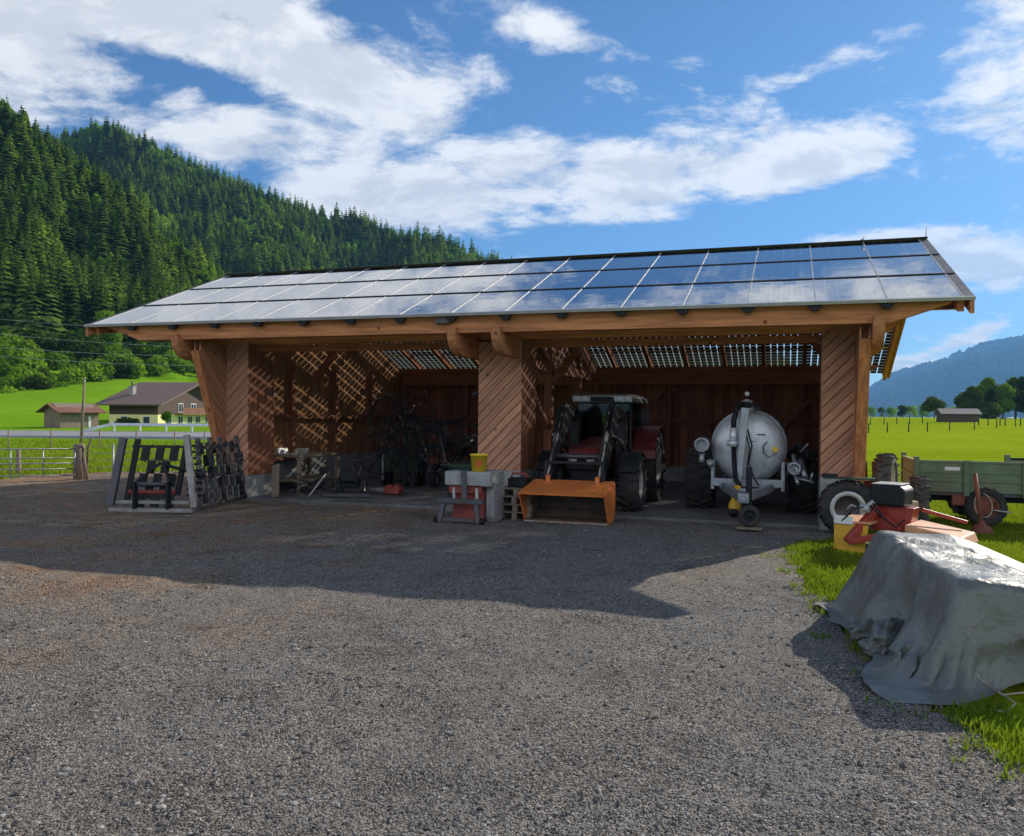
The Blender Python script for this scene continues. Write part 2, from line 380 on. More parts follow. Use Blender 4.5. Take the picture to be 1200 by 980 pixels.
# ------------------------------------------------------------------ mesh builder
def frame_from(d, upv=Vector((0, 0, 1))):
    d = d.normalized()
    x = upv.cross(d)
    if x.length < 1e-4: x = Vector((1, 0, 0)).cross(d)
    x.normalize()
    return x, d.cross(x)
class MB:
    def __init__(s):
        s.v = []; s.f = []; s.sm = []
    def add(s, vs, fs, smooth=False):
        o = len(s.v)
        s.v += [tuple(v) for v in vs]
        s.f += [tuple(i + o for i in f) for f in fs]
        s.sm += [smooth] * len(fs)
        return s
    def box(s, x0, x1, y0, y1, z0, z1):
        vs = [(x, y, z) for z in (z0, z1) for y in (y0, y1) for x in (x0, x1)]
        return s.add(vs, [(0, 2, 3, 1), (4, 5, 7, 6), (0, 1, 5, 4), (2, 6, 7, 3), (0, 4, 6, 2), (1, 3, 7, 5)])
    def bar(s, p, q, a, b, upv=Vector((0, 0, 1)), a2=None, b2=None):
        p, q = Vector(p), Vector(q)
        x, y = frame_from(q - p, Vector(upv))
        a2 = a if a2 is None else a2; b2 = b if b2 is None else b2
        vs = []
        for c, aa, bb in ((p, a, b), (q, a2, b2)):
            for sx_, sy_ in ((-1, -1), (1, -1), (1, 1), (-1, 1)):
                vs.append(c + x * (sx_ * aa / 2) + y * (sy_ * bb / 2))
        return s.add(vs, [(3, 2, 1, 0), (4, 5, 6, 7), (0, 1, 5, 4), (1, 2, 6, 5), (2, 3, 7, 6), (3, 0, 4, 7)])
    def tube(s, pts, r, n=8, caps=True):
        pts = [Vector(p) for p in pts]
        rs = r if isinstance(r, (list, tuple)) else [r] * len(pts)
        rings = []
        px = None
        for i, p in enumerate(pts):
            d = (pts[min(i + 1, len(pts) - 1)] - pts[max(i - 1, 0)])
            x, y = frame_from(d)
            if px is not None and abs(x.dot(px)) < .99:
                x = (px - d.normalized() * px.dot(d.normalized())).normalized(); y = d.normalized().cross(x)
            px = x
            rings.append([p + (x * math.cos(2 * math.pi * k / n) + y * math.sin(2 * math.pi * k / n)) * rs[i] for k in range(n)])
        vs = [v for rg in rings for v in rg]
        fs = [(i * n + k, i * n + (k + 1) % n, (i + 1) * n + (k + 1) % n, (i + 1) * n + k) for i in range(len(pts) - 1) for k in range(n)]
        s.add(vs, fs, True)
        if caps:
            o = len(s.v) - len(vs)
            s.f += [tuple(o + k for k in range(n))[::-1], tuple(o + (len(pts) - 1) * n + k for k in range(n))]; s.sm += [False, False]
        return s
    def lathe(s, prof, c=(0, 0, 0), axis='x', n=32, smooth=True, closed=False):
        vs = []
        for a, r in prof:
            for k in range(n):
                ca, sa = math.cos(2 * math.pi * k / n) * r, math.sin(2 * math.pi * k / n) * r
                v = {'x': (a, ca, sa), 'y': (ca, a, sa), 'z': (ca, sa, a)}[axis]
                vs.append((v[0] + c[0], v[1] + c[1], v[2] + c[2]))
        m = len(prof); fs = []
        for i in range(m if closed else m - 1):
            j = (i + 1) % m
            for k in range(n):
                fs.append((i * n + k, i * n + (k + 1) % n, j * n + (k + 1) % n, j * n + k))
        return s.add(vs, fs, smooth)
    def prism(s, poly, h0, h1, plane='xz'):
        # polygon in a plane, thickness along the third axis
        def mk(a, b, h):
            return {'xz': (a, h, b), 'yz': (h, a, b), 'xy': (a, b, h)}[plane]
        n = len(poly)
        vs = [mk(a, b, h0) for a, b in poly] + [mk(a, b, h1) for a, b in poly]
        fs = [tuple(range(n)), tuple(range(2 * n - 1, n - 1, -1))] + [((i + 1) % n, i, i + n, (i + 1) % n + n) for i in range(n)]
        return s.add(vs, fs)
    def build(s, name, m, parent=None, bevel=0., loc=None, rot=None):
        me = bpy.data.meshes.new(name)
        me.from_pydata(s.v, [], s.f)
        me.polygons.foreach_set('use_smooth', s.sm)
        bm = bmesh.new(); bm.from_mesh(me); bmesh.ops.recalc_face_normals(bm, faces=bm.faces); bm.to_mesh(me); bm.free()
        me.materials.append(MT[m] if isinstance(m, str) else m)
        o = bpy.data.objects.new(name, me)
        COL.objects.link(o)
        if parent: o.parent = parent
        if loc: o.location = loc
        if rot: o.rotation_euler = rot
        if bevel:
            b = o.modifiers.new('bevel', 'BEVEL'); b.width = bevel; b.segments = 2; b.limit_method = 'ANGLE'; b.angle_limit = R(40)
        return o
def clip(poly, a, b, c):                   # keep a*x + b*y <= c
    out = []
    for i in range(len(poly)):
        p, q = poly[i], poly[(i + 1) % len(poly)]
        dp, dq = a * p[0] + b * p[1] - c, a * q[0] + b * q[1] - c
        if dp <= 0: out.append(p)
        if (dp < 0 < dq) or (dq < 0 < dp):
            t = dp / (dp - dq); out.append((p[0] + (q[0] - p[0]) * t, p[1] + (q[1] - p[1]) * t))
    return out
def boards(mb, poly, ang, wd, gap, h0, h1, plane):   # real boards clipped to an outline
    a, b = math.cos(ang), math.sin(ang)
    ds = [a * p[0] + b * p[1] for p in poly]
    d = min(ds)
    d -= rnd.random() * wd * .5
    while d < max(ds):
        q = clip(clip(poly, -a, -b, -(d + gap / 2)), a, b, d + wd - gap / 2)
        if len(q) >= 3:
            j = rnd.uniform(-.002, .002)
            mb.prism(q, h0 + j, h1 + j, plane)
        d += wd
    return mb
def tag(o, label, cat, group=None, kind=None):
    if label: o['label'] = label
    if cat: o['category'] = cat
    if group: o['group'] = group
    if kind: o['kind'] = kind
    return o
def thing(name, label, cat, loc=(0, 0, 0), rz=0., group=None):
    o = bpy.data.objects.new(name, None)
    COL.objects.link(o)
    o.location = loc; o.rotation_euler = (0, 0, rz); o.empty_display_size = .2
    return tag(o, label, cat, group)
def struct(o):
    o['kind'] = 'structure'
    return o
def dup(root, loc, rz=0., sc=1.):
    r = root.copy(); COL.objects.link(r); r.location = loc; r.rotation_euler = (0, 0, rz)
    r.scale = (sc, sc, sc) if not isinstance(sc, tuple) else sc
    for ch in list(root.children):
        c = ch.copy(); COL.objects.link(c); c.parent = r
        for g_ in ch.children:
            d = g_.copy(); COL.objects.link(d); d.parent = c
    return r
def WP(px, d, z=0.):                        # a place d metres ahead of the viewpoint, px its bearing as a photo column
    X = (px - 600) / F * d
    p = CAM + AX * X + AY * d
    return Vector((p.x, p.y, z))
def LV(X, d, z=0.):
    p = CAM + AX * X + AY * d
    return Vector((p.x, p.y, z))

def tyre(mb, c, r, wd, axis='x', lugs=18, lug=.03, rin=.55):
    ri = r * rin; h = wd / 2
    prof = [(-h * .75, ri), (-h, ri + (r - ri) * .3), (-h, r * .86), (-h * .86, r * .96), (-h * .4, r), (h * .4, r), (h * .86, r * .96), (h, r * .86), (h, ri + (r - ri) * .3), (h * .75, ri)]
    mb.lathe(prof, c, axis, 40, True)
    C = Vector(c)
    for k in range(lugs):
        for s_ in (-1, 1):
            a0 = 2 * math.pi * (k + (.25 if s_ > 0 else -.25)) / lugs; a1 = a0 + .9 * math.pi / lugs
            def P(a, x, rr):
                ca, sa = math.cos(a) * rr, math.sin(a) * rr
                return C + Vector({'x': (x, ca, sa), 'y': (ca, x, sa), 'z': (ca, sa, x)}[axis])
            upv = P((a0 + a1) / 2, 0, 1) - C
            mb.bar(P(a0, s_ * h * 1.0, r * .93), P((a0 + a1) / 2, s_ * h * .5, r + lug * .3), r * .07, lug * 2.2, upv)
            mb.bar(P((a0 + a1) / 2, s_ * h * .5, r + lug * .3), P(a1, 0, r + lug * .3), r * .07, lug * 2, upv)
    return mb
def rim(mb, c, r, wd, axis='x', out=1):
    h = wd / 2 * out
    prof = [(-h * .75, r), (h * .8, r * 1.02), (h * .78, r * .9), (h * .3, r * .82), (h * .22, r * .4), (h * .45, r * .32), (h * .5, .001)]
    mb.lathe(prof, c, axis, 32, True)
    for k in range(8):
        a = k * math.pi / 4
        ca, sa = math.cos(a) * r * .27, math.sin(a) * r * .27
        p = Vector(c) + Vector({'x': (h * .44, ca, sa), 'y': (ca, h * .44, sa), 'z': (ca, sa, h * .44)}[axis])
        q = Vector(c) + Vector({'x': (h * .6, ca, sa), 'y': (ca, h * .6, sa), 'z': (ca, sa, h * .6)}[axis])
        mb.tube([p, q], r * .045, 6)
    return mb
def wheel(parent, c, r, wd, axis='x', out=1, m='rubber', rm='rim', lugs=18, rin=.55, lug=.03, name='wheel'):
    e = tyre(MB(), c, r, wd, axis, lugs, lug, rin).build('wheel', m, parent)
    e.name = name
    rim(MB(), c, r * rin * 1.02, wd, axis, out).build('rim', rm, e)
    return e

# ------------------------------------------------------------------ noise for terrain
def vnoise(x, y, seed=0):
    xi, yi = np.floor(x).astype(np.int64), np.floor(y).astype(np.int64)
    xf, yf = x - xi, y - yi
    def hsh(a, b):
        n = (a * 374761393 + b * 668265263 + seed * 1442695041) & 0x7fffffff
        n = ((n ^ (n >> 13)) * 1274126177) & 0x7fffffff
        return ((n ^ (n >> 16)) & 0xffff) / 65535.
    u, v = xf * xf * (3 - 2 * xf), yf * yf * (3 - 2 * yf)
    return (hsh(xi, yi) * (1 - u) + hsh(xi + 1, yi) * u) * (1 - v) + (hsh(xi, yi + 1) * (1 - u) + hsh(xi + 1, yi + 1) * u) * v
def fbm(x, y, oct=4, seed=0):
    t, a = 0., .5
    for i in range(oct):
        t = t + a * (vnoise(x * 2 ** i, y * 2 ** i, seed + i) - .5); a *= .5
    return t
def np_mesh(name, V, Fq, m, smooth=True, kind=None):
    me = bpy.data.meshes.new(name)
    V = np.asarray(V, np.float32); Fq = np.asarray(Fq, np.int32)
    me.vertices.add(len(V)); me.vertices.foreach_set('co', V.ravel())
    k = Fq.shape[1]
    me.loops.add(Fq.size); me.loops.foreach_set('vertex_index', Fq.ravel())
    me.polygons.add(len(Fq)); me.polygons.foreach_set('loop_start', np.arange(0, Fq.size, k, dtype=np.int32))
    me.polygons.foreach_set('use_smooth', np.full(len(Fq), smooth))
    me.update(calc_edges=True); me.validate()
    me.materials.append(MT[m])
    o = bpy.data.objects.new(name, me); COL.objects.link(o)
    if kind: o['kind'] = kind
    return o
def grid_faces(nu, nv):
    i = np.arange((nu - 1) * (nv - 1)); a = i // (nv - 1) * nv + i % (nv - 1)
    return np.stack([a, a + 1, a + nv + 1, a + nv], 1)
def horizon_y(px): return 484.5 + .0096 * (px - 600)
def interp(px, tab): return np.interp(px, [t[0] for t in tab], [t[1] for t in tab])

# ================================================================== SETTING
# --- open ground: one sheet to the horizon (X right, d ahead of the viewpoint)
def ground_h(X, d):
    h = -.035 + 0 * X
    rgt = np.clip((X - 12) / 60, 0, 1) * np.clip((d - 30) / 120, 0, 1) * 1.6
    lf = np.clip((-X - 8) / 25, 0, 1)
    und = np.clip((d - 22) / 40, 0, 1) * fbm(X / 18, d / 18, 3, 5) * .6
    rise = np.clip((-X - 20) / 60, 0, 1) * np.clip((d - 74) / 120, 0, 1) ** 1.3 * 9.
    return h + rgt + und + rise
az_ = np.radians(np.concatenate([np.linspace(-180, -45, 28)[:-1], np.linspace(-45, 45, 181), np.linspace(45, 180, 28)[1:]]))
ds = np.concatenate([[0.01, 4], np.linspace(8, 60, 60), np.geomspace(61, 8000, 90)])
A_, D_ = np.meshgrid(az_, ds, indexing='ij')
X_, Y_ = np.sin(A_) * D_, np.cos(A_) * D_
H_ = ground_h(X_, Y_)
def to_world(X, Y, Z):
    return np.stack([CAM.x + AX.x * X + AY.x * Y, CAM.y + AX.y * X + AY.y * Y, Z], -1)
struct(np_mesh('ground', to_world(X_, Y_, H_).reshape(-1, 3), grid_faces(*A_.shape), 'field'))

# --- yard of gravel
YARD = [(-5.6, 2.3), (-6.0, 4.6), (-5.2, 6.6), (-1, 8.0), (2.4, 9.0), (2.7, 1.25), (15.2, 1.25), (14.75, .3), (14.2, -.9), (14.28, -2.6), (14.4, -4.0), (14.6, -5.8),
        (14.8, -6.9), (15.1, -7.5), (15.2, -8.3), (15.6, -9.2), (16.4, -11), (17.2, -13), (20, -22), (-12, -24), (-12, 1.2)]
def inside(px, py, poly):
    r = np.zeros(px.shape, bool)
    for i in range(len(poly)):
        (x0, y0), (x1, y1) = poly[i], poly[i - 1]
        c = ((y0 > py) != (y1 > py)) & (px < (x1 - x0) * (py - y0) / (y1 - y0 + 1e-12) + x0)
        r ^= c
    return r
gs = .07
gx, gy = np.arange(-12, 18, gs), np.arange(-15, 9.2, gs)
GX, GY = np.meshgrid(gx, gy, indexing='ij')
def yard_z(x, y):
    return fbm(x * .5, y * .5, 3, 11) * .05 + fbm(x * 2.6, y * 2.6, 3, 21) * .07 + np.maximum(0, fbm(x * 1.1 + 7, y * 1.9, 4, 23) - .12) * .10
GZ = yard_z(GX, GY)
GZ = np.where((GY > .6) & (GX > 2.2), np.minimum(GZ, 0.0), GZ)
wob = fbm(GX * 1.3, GY * 1.3, 4, 31) * .5
ok = inside(GX + wob, GY + wob * .5, YARD)
fq = grid_faces(*GX.shape)
okf = ok.ravel()[fq].all(1)
fq = fq[okf]
used, inv = np.unique(fq, return_inverse=True)
VV = np.stack([GX, GY, GZ], -1).reshape(-1, 3)[used]
struct(np_mesh('gravel_yard', VV, inv.reshape(fq.shape), 'gravel'))

# --- loose stones lying on the gravel
ico = np.array([(0, 0, 1), (.89, 0, .45), (.28, .85, .45), (-.72, .53, .45), (-.72, -.53, .45), (.28, -.85, .45), (.72, .53, -.3), (-.28, .85, -.3), (-.89, 0, -.3), (-.28, -.85, -.3), (.72, -.53, -.3)], np.float32)
icf = np.array([(0, 1, 2), (0, 2, 3), (0, 3, 4), (0, 4, 5), (0, 5, 1), (1, 6, 2), (2, 7, 3), (3, 8, 4), (4, 9, 5), (5, 10, 1), (2, 6, 7), (3, 7, 8), (4, 8, 9), (5, 9, 10), (1, 10, 6)], np.int32)
rng = np.random.default_rng(3)
def scatter_stones(n, dlo, dhi, smin, smax):
    d = dlo * (dhi / dlo) ** rng.random(n)
    X = (rng.random(n) - .5) * 1.34 * d
    P = to_world(X, d, np.zeros(n))
    k = inside(P[:, 0], P[:, 1], YARD) & (P[:, 1] < .9)
    P = P[k]; n = len(P)
    s = smin * (smax / smin) ** (rng.random(n) ** 2.2)
    sc = s[:, None] * (0.6 + .8 * rng.random((n, 3))) * np.array([1, 1, .62])
    a = rng.random(n) * 6.283
    ca, sa = np.cos(a)[:, None], np.sin(a)[:, None]
    v = ico[None] * (1 + .35 * (rng.random((n, 11, 1)) - .5)) * sc[:, None, :]
    v = np.stack([v[..., 0] * ca - v[..., 1] * sa, v[..., 0] * sa + v[..., 1] * ca, v[..., 2]], -1)
    P[:, 2] = yard_z(P[:, 0], P[:, 1]) + sc[:, 2] * .15
    v = v + P[:, None, :]
    f = icf[None] + (np.arange(n) * 11)[:, None, None]
    return v.reshape(-1, 3), f.reshape(-1, 3)
MT['stone'] = mat('loose_stones', (.24, .23, .215), .85, 0, .3, 40, .2, 60, island=.85, spec=.3)
a1 = scatter_stones(70000, 2.9, 9, .0025, .009)
a2 = scatter_stones(4000, 3.0, 16, .006, .022)
a3 = scatter_stones(26000, 2.9, 9.5, .005, .013)
st = np_mesh('gravel_stones', np.concatenate([a1[0], a2[0], a3[0]]), np.concatenate([a1[1], a2[1] + len(a1[0]), a3[1] + len(a1[0]) + len(a2[0])]), 'stone', False)
tag(st, 'loose grey stones strewn over the gravel yard', 'gravel', kind='stuff')

# --- road across the valley floor, with its rail
rd = MB()
pts = [(-120, 50), (-60, 51.5), (-30, 53), (-5, 55), (12, 56.5)]
V0, n_ = [], len(pts)
for X, d in pts:
    V0 += [LV(X, d - .4, -.2), LV(X, d, .16), LV(X, d + 11.5, .2), LV(X, d + 12, -.3)]
for i in range(n_ - 1):
    for k in range(3):
        a = i * 4 + k
        rd.f.append((a, a + 4, a + 5, a + 1)); rd.sm.append(False)
rd.v = [tuple(v) for v in V0]
struct(rd.build('road', 'asphalt'))
gr = thing('guard_rail', 'pale steel guard rail along the far side of the road', 'guard rail', LV(-40, 64.5, .15))
b = MB(); p0 = Vector(gr.location)
path = [LV(-33.5, 64.6, .2) - p0, LV(-31.4, 64.6, .72) - p0, LV(-20, 65.4, .74) - p0, LV(-6, 66.6, .74) - p0]
for i in range(3):
    b.bar(path[i], path[i + 1], .06, .22)
b.build('rail', 'zinc', gr)
for k in range(13):
    q = LV(-31.2 + 2 * k, 64.75 + .085 * k, 0) - p0
    MB().box(q.x - .05, q.x + .05, q.y - .05, q.y + .05, -.1, .55).build('post', 'zinc', gr)

# --- wooded hills
NEAR = [(-700, 40), (-300, 75), (0, 136), (40, 166), (60, 184), (77, 208), (111, 228), (148, 256), (188, 304), (249, 340), (300, 374), (400, 425), (600, 478), (700, 486)]
FAR = [(-700, 90), (-100, 150), (60, 176), (130, 174), (150, 182), (200, 201), (260, 228), (330, 256), (400, 286), (470, 298), (530, 304), (600, 330), (700, 372), (900, 440), (1000, 480)]
MNT = [(800, 489), (900, 484), (1000, 467), (1042, 444), (1068, 433), (1084, 425), (1108, 416), (1127, 408), (1145, 401), (1182, 393), (1200, 388), (1300, 352), (1500, 330), (1800, 380)]
def hill_h(px, d, tab, foot, crest, powr, nz, nsc, seed):
    hc = (horizon_y(px) - interp(px, tab)) / F * crest + 1.9
    t = (d - foot) / (crest - foot)
    tt = np.clip(t, 0, 1)
    h = hc * tt ** powr
    h = np.where(t > 1, hc * (1 - (t - 1) ** 2 * .8), h)
    X = (px - 600) / F * d
    return h + fbm(X / nsc, d / nsc, 4, seed) * nz * np.clip(tt * 4, 0, 1) * np.clip(hc / 60, 0, 1) - 1.0 * (1 - np.clip(t * 8, 0, 1))
HN = lambda px, d: hill_h(px, d, NEAR, 105, 330, 2.2, 14, 45, 41) + fbm(px / 46. + d / 300., d / 130., 3, 45) * 26 * np.clip((d - 200) / 60, 0, 1) * np.clip((345 - d) / 60, 0, 1)
HF = lambda px, d: hill_h(px, d, FAR, 330, 720, 1.25, 46, 110, 51) + fbm(px / 60. - d / 500., d / 300., 3, 55) * 70 * np.clip((d - 380) / 100, 0, 1) * np.clip((720 - d) / 120, 0, 1)
HM = lambda px, d: hill_h(px, d, MNT, 3600, 6400, 1.05, 330, 1000, 61)
def hill(name, fn, p0, p1, d0, d1, n1, n2, m):
    P_, D2 = np.meshgrid(np.linspace(p0, p1, n1), np.linspace(d0, d1, n2), indexing='ij')
    H2 = fn(P_, D2)
    return struct(np_mesh(name, to_world((P_ - 600) / F * D2, D2, H2).reshape(-1, 3), grid_faces(n1, n2), m))
hill('hillside', HN, -500, 700, 105, 420, 160, 80, 'hillgrass')
hill('wooded_hill', HF, -500, 1000, 330, 900, 160, 80, 'forest_floor')
HM_ = HM
def HM(px, d):
    h = HM_(px, d)
    j = rng.random(h.shape) ** 2 * 30
    return h + j * (fbm(px / 40, d / 600, 3, 91) > -.06)
mo = hill('mountain', HM, 800, 1700, 3600, 7400, 420, 260, 'mountain')

# --- trees
def spruce_mesh(name, seed, m, wd=.19, tiers=15, hgt=1.0):
    r = np.random.default_rng(seed); V, Fc = [], []
    for i in range(tiers):
        t = i / (tiers - 1)
        z = .10 + t * .86
        rad = wd * (1 - t) ** .85 * (.85 + .3 * r.random()) + .012
        nb = int(11 - 6 * t)
        for k in range(nb):
            a = 6.283 * (k + r.random() * .8) / nb
            L = rad * (.7 + .5 * r.random())
            dr = L * (.45 + .3 * r.random())
            d = np.array([math.cos(a), math.sin(a), 0]); q = np.array([-d[1], d[0], 0])
            wv = L * .34 + .012
            zz = z + (r.random() - .5) * .03
            o = len(V)
            c0 = np.array([0, 0, zz + .022])
            V += [c0, c0 + d * L * .5 - q * wv + [0, 0, -dr * .45], c0 + d * L * .55 + [0, 0, -dr * .22], c0 + d * L * .5 + q * wv + [0, 0, -dr * .45],
                  c0 + d * L * .95 - q * wv * .55 + [0, 0, -dr * .95], c0 + d * L + [0, 0, -dr * .8], c0 + d * L * .95 + q * wv * .55 + [0, 0, -dr * .95]]
            Fc += [(o, o + 1, o + 2), (o, o + 2, o + 3), (o + 1, o + 4, o + 2), (o + 2, o + 6, o + 3), (o + 2, o + 4, o + 5), (o + 2, o + 5, o + 6)]
    o = len(V); V += [(0, 0, 1.0), (.012, 0, .9), (-.008, .01, .9), (-.006, -.01, .9)]; Fc += [(o, o + 1, o + 2), (o, o + 2, o + 3), (o, o + 3, o + 1)]
    ob = np_mesh(name, V, Fc, m, False)
    return ob
def trunk(name, h, r, parent=None):
    mb = MB().tube([(0, 0, -.03 * h), (0, 0, h * .5), (0, 0, h)], [r, r * .6, r * .15], 6)
    return mb.build(name, 'bark', parent)
def leaf_crown(name, seed, n, m, lobes, ls, squash=1.):
    # leaf clumps spread through an uneven set of lobes
    r = np.random.default_rng(seed)
    c = np.array([l[:3] for l in lobes]); rr = np.array([l[3] for l in lobes])
    idx = r.choice(len(lobes), n, p=rr ** 2 / (rr ** 2).sum())
    dv = r.normal(size=(n, 3)); dv /= np.linalg.norm(dv, axis=1)[:, None]
    dist = (.35 + .65 * r.random(n) ** .45) * (1 + .16 * np.sin(dv[:, 0] * 7 + idx) * np.cos(dv[:, 2] * 6 + idx * 2))
    P = c[idx] + dv * (rr[idx] * dist)[:, None] * np.array([1, 1, squash])
    t1 = r.normal(size=(n, 3)); t1 /= np.linalg.norm(t1, axis=1)[:, None]
    t2 = np.cross(t1, dv); t2 /= np.linalg.norm(t2, axis=1)[:, None] + 1e-6
    s = ls * (.6 + .8 * r.random(n))[:, None]
    V = np.stack([P - t1 * s, P + t2 * s * .6, P + t1 * s, P - t2 * s * .6], 1).reshape(-1, 3)
    return np_mesh(name, V, np.arange(4 * n).reshape(-1, 4), m, False)

protos = []
for i, (mm, wd_) in enumerate([('spruce', .17), ('spruce', .21), ('spruce', .14), ('spruce_light', .2)]):
    root = thing('spruce', None, None)
    cr = spruce_mesh('crown', 100 + i, mm, wd_); cr.parent = root
    trunk('trunk', .9, .016, root)
    protos.append(root)
gpt = rng.random
cand = []
def in_view(P, X, d): return (np.abs(X) < d * .75)
# candidate trees: near wooded slope
n = 26000
pxs = rng.uniform(-330, 420, n); dd = rng.uniform(178, 345, n) ** 1.0
hN = HN(pxs, dd)
lim = np.interp(pxs, [-300, 0, 120, 200, 260, 420], [190, 200, 212, 226, 232, 236])
k = (dd > lim + fbm(pxs / 60, dd / 30, 3, 77) * 26) & (hN > 3)
for a, d, h in zip(pxs[k], dd[k], hN[k]): cand.append((a, d, h, 0))
n = 20000
pxs = rng.uniform(-200, 800, n); dd = rng.uniform(345, 760, n)
hF = HF(pxs, dd); hN = HN(pxs, dd)
k = (hF > 4) & (hF > hN - 2)
for a, d, h in zip(pxs[k], dd[k], hF[k]): cand.append((a, d, h, 1))
# thin to a natural spacing
cell = {}
trees = []
for a, d, h, kd in cand:
    X = (a - 600) / F * d
    sp = 3.7 if kd == 0 else 5.6
    key = (int(X / sp), int(d / sp), kd)
    if key in cell: continue
    cell[key] = 1
    ht = (12 + 8 * rng.random() + 10 * float(vnoise(np.array(X / 28. + 50), np.array(d / 28.), 5))) * (.92 if kd else .66) * (1.2 if rng.random() < .12 else 1) * (.6 if rng.random() < .12 else 1)
    trees.append((a, X, d, h, ht, kd))
def shown(t):
    a, X, d, h, ht, kd = t
    if a < -10 or a > 640: return False
    y = horizon_y(a) - (h + ht - 1.9) / d * F
    lim_y = np.interp(a, [97, 265, 1087], [381, 323, 279]) if a > 97 else 560
    if kd == 1:                            # is the crown above the near crest?
        hn = (horizon_y(a) - interp(a, NEAR)) / F * 330
        if (h + ht) / d < (hn + 12) / 330: return False
    return y < lim_y - 4
trees.sort(key=lambda t: -(t[4] / t[2]))
near, rest = [], []
for t in trees:
    (near if len(near) < 285 and shown(t) else rest).append(t)
LBL = 'dark green spruce standing among the dense spruces of the wooded hill on the left'
LBL2 = 'light green larch standing among the dark spruces of the wooded hill on the left'
firsts = {}
for a, X, d, h, ht, kd in near:
    vi = int(rng.integers(0, 4)) if rng.random() < .45 else int(rng.integers(0, 3))
    p = LV(X, d, h - .3)
    rz = float(rng.random() * 6.28); wf = ht * float(1.0 + .7 * rng.random())
    if vi not in firsts:
        o = protos[vi]; o.location = p; o.rotation_euler = (0, 0, rz); o.scale = (wf, wf, ht); firsts[vi] = o
    else:
        o = dup(protos[vi], p, rz, (wf, wf, ht))
    if vi == 3: tag(o, LBL2, 'larch', 'larches on the wooded hill')
    else: tag(o, LBL, 'spruce', 'spruces on the wooded hill')
    if vi == 3: o.name = 'larch'
# the rest of the wood is one object: points that carry spruces
rp = np.array([tuple(LV(t[1], t[2], t[3] - .3)) for t in rest], np.float32)
me = bpy.data.meshes.new('distant_wood')
me.vertices.add(len(rp)); me.vertices.foreach_set('co', rp.ravel())
sel_b = np.array([1 if vnoise(np.array(t[1] / 22.), np.array(t[2] / 22.), 9) > .60 and rng.random() < .75 else 0 for t in rest], np.int32)
ab = me.attributes.new('broad', 'INT', 'POINT'); ab.data.foreach_set('value', sel_b)
at = me.attributes.new('hgt', 'FLOAT', 'POINT'); at.data.foreach_set('value', np.array([t[4] for t in rest], np.float32))
wood_o = bpy.data.objects.new('distant_wood', me); COL.objects.link(wood_o)
tag(wood_o, 'dense spruce wood covering the hill behind the shed', 'forest', kind='stuff')
ng = bpy.data.node_groups.new('wood_trees', 'GeometryNodeTree')
ng.interface.new_socket('Geometry', in_out='INPUT', socket_type='NodeSocketGeometry')
ng.interface.new_socket('Geometry', in_out='OUTPUT', socket_type='NodeSocketGeometry')
G = NT(ng)
gi, go = G.n('NodeGroupInput'), G.n('NodeGroupOutput')
gj = G.n('GeometryNodeJoinGeometry')
nb_ = G.n('GeometryNodeInputNamedAttribute', data_type='INT'); nb_.inputs[0].default_value = 'broad'
isb = G.n('FunctionNodeCompare', data_type='INT', operation='EQUAL'); G.put(isb.inputs[2], nb_.outputs[0]); isb.inputs[3].default_value = 1
notb = G.n('FunctionNodeBooleanMath', operation='NOT'); G.put(notb.inputs[0], isb.outputs[0])
for i in range(4):
    iop = G.n('GeometryNodeInstanceOnPoints')
    G.put(iop.inputs['Points'], gi.outputs[0])
    oi = G.n('GeometryNodeObjectInfo'); oi.inputs['Object'].default_value = protos[i].children[0]; oi.transform_space = 'ORIGINAL'
    # the crown's own mesh, unit size
    trn = G.n('GeometryNodeTransform'); G.put(trn.inputs[0], oi.outputs['Geometry'])
    s0 = protos[i].scale
    G.put(iop.inputs['Instance'], oi.outputs['Geometry'])
    rv = G.n('FunctionNodeRandomValue', data_type='INT'); rv.inputs[4].default_value = 0; rv.inputs[5].default_value = 6; rv.inputs['Seed'].default_value = 5
    sel = {0: (0, 1), 1: (2, 3), 2: (4, 5), 3: (6, 6)}[i]
    c1 = G.n('FunctionNodeCompare', data_type='INT', operation='GREATER_EQUAL'); G.put(c1.inputs[2], rv.outputs[2]); c1.inputs[3].default_value = sel[0]
    c2 = G.n('FunctionNodeCompare', data_type='INT', operation='LESS_EQUAL'); G.put(c2.inputs[2], rv.outputs[2]); c2.inputs[3].default_value = sel[1]
    an = G.n('FunctionNodeBooleanMath', operation='AND'); G.put(an.inputs[0], c1.outputs[0]); G.put(an.inputs[1], c2.outputs[0])
    an2 = G.n('FunctionNodeBooleanMath', operation='AND'); G.put(an2.inputs[0], an.outputs[0]); G.put(an2.inputs[1], notb.outputs[0])
    G.put(iop.inputs['Selection'], an2.outputs[0])
    rr = G.n('FunctionNodeRandomValue', data_type='FLOAT_VECTOR'); rr.inputs[0].default_value = (0, 0, 0); rr.inputs[1].default_value = (.08, .08, 6.28)
    G.put(iop.inputs['Rotation'], rr.outputs[0])
    na = G.n('GeometryNodeInputNamedAttribute', data_type='FLOAT'); na.inputs[0].default_value = 'hgt'
    rw = G.n('FunctionNodeRandomValue', data_type='FLOAT'); rw.inputs[2].default_value = 1.0; rw.inputs[3].default_value = 1.7; rw.inputs['Seed'].default_value = 3
    wx = G.m('MULTIPLY', na.outputs[0], rw.outputs[1]); cv = G.n('ShaderNodeCombineXYZ'); G.put(cv.inputs[0], wx); G.put(cv.inputs[1], wx); G.put(cv.inputs[2], na.outputs[0])
    G.put(iop.inputs['Scale'], cv.outputs[0])
    G.t.links.new(iop.outputs[0], gj.inputs[0])
G.put(go.inputs[0], gj.outputs[0])
wood_group, wood_join = G, gj
md = wood_o.modifiers.new('trees', 'NODES'); md.node_group = ng

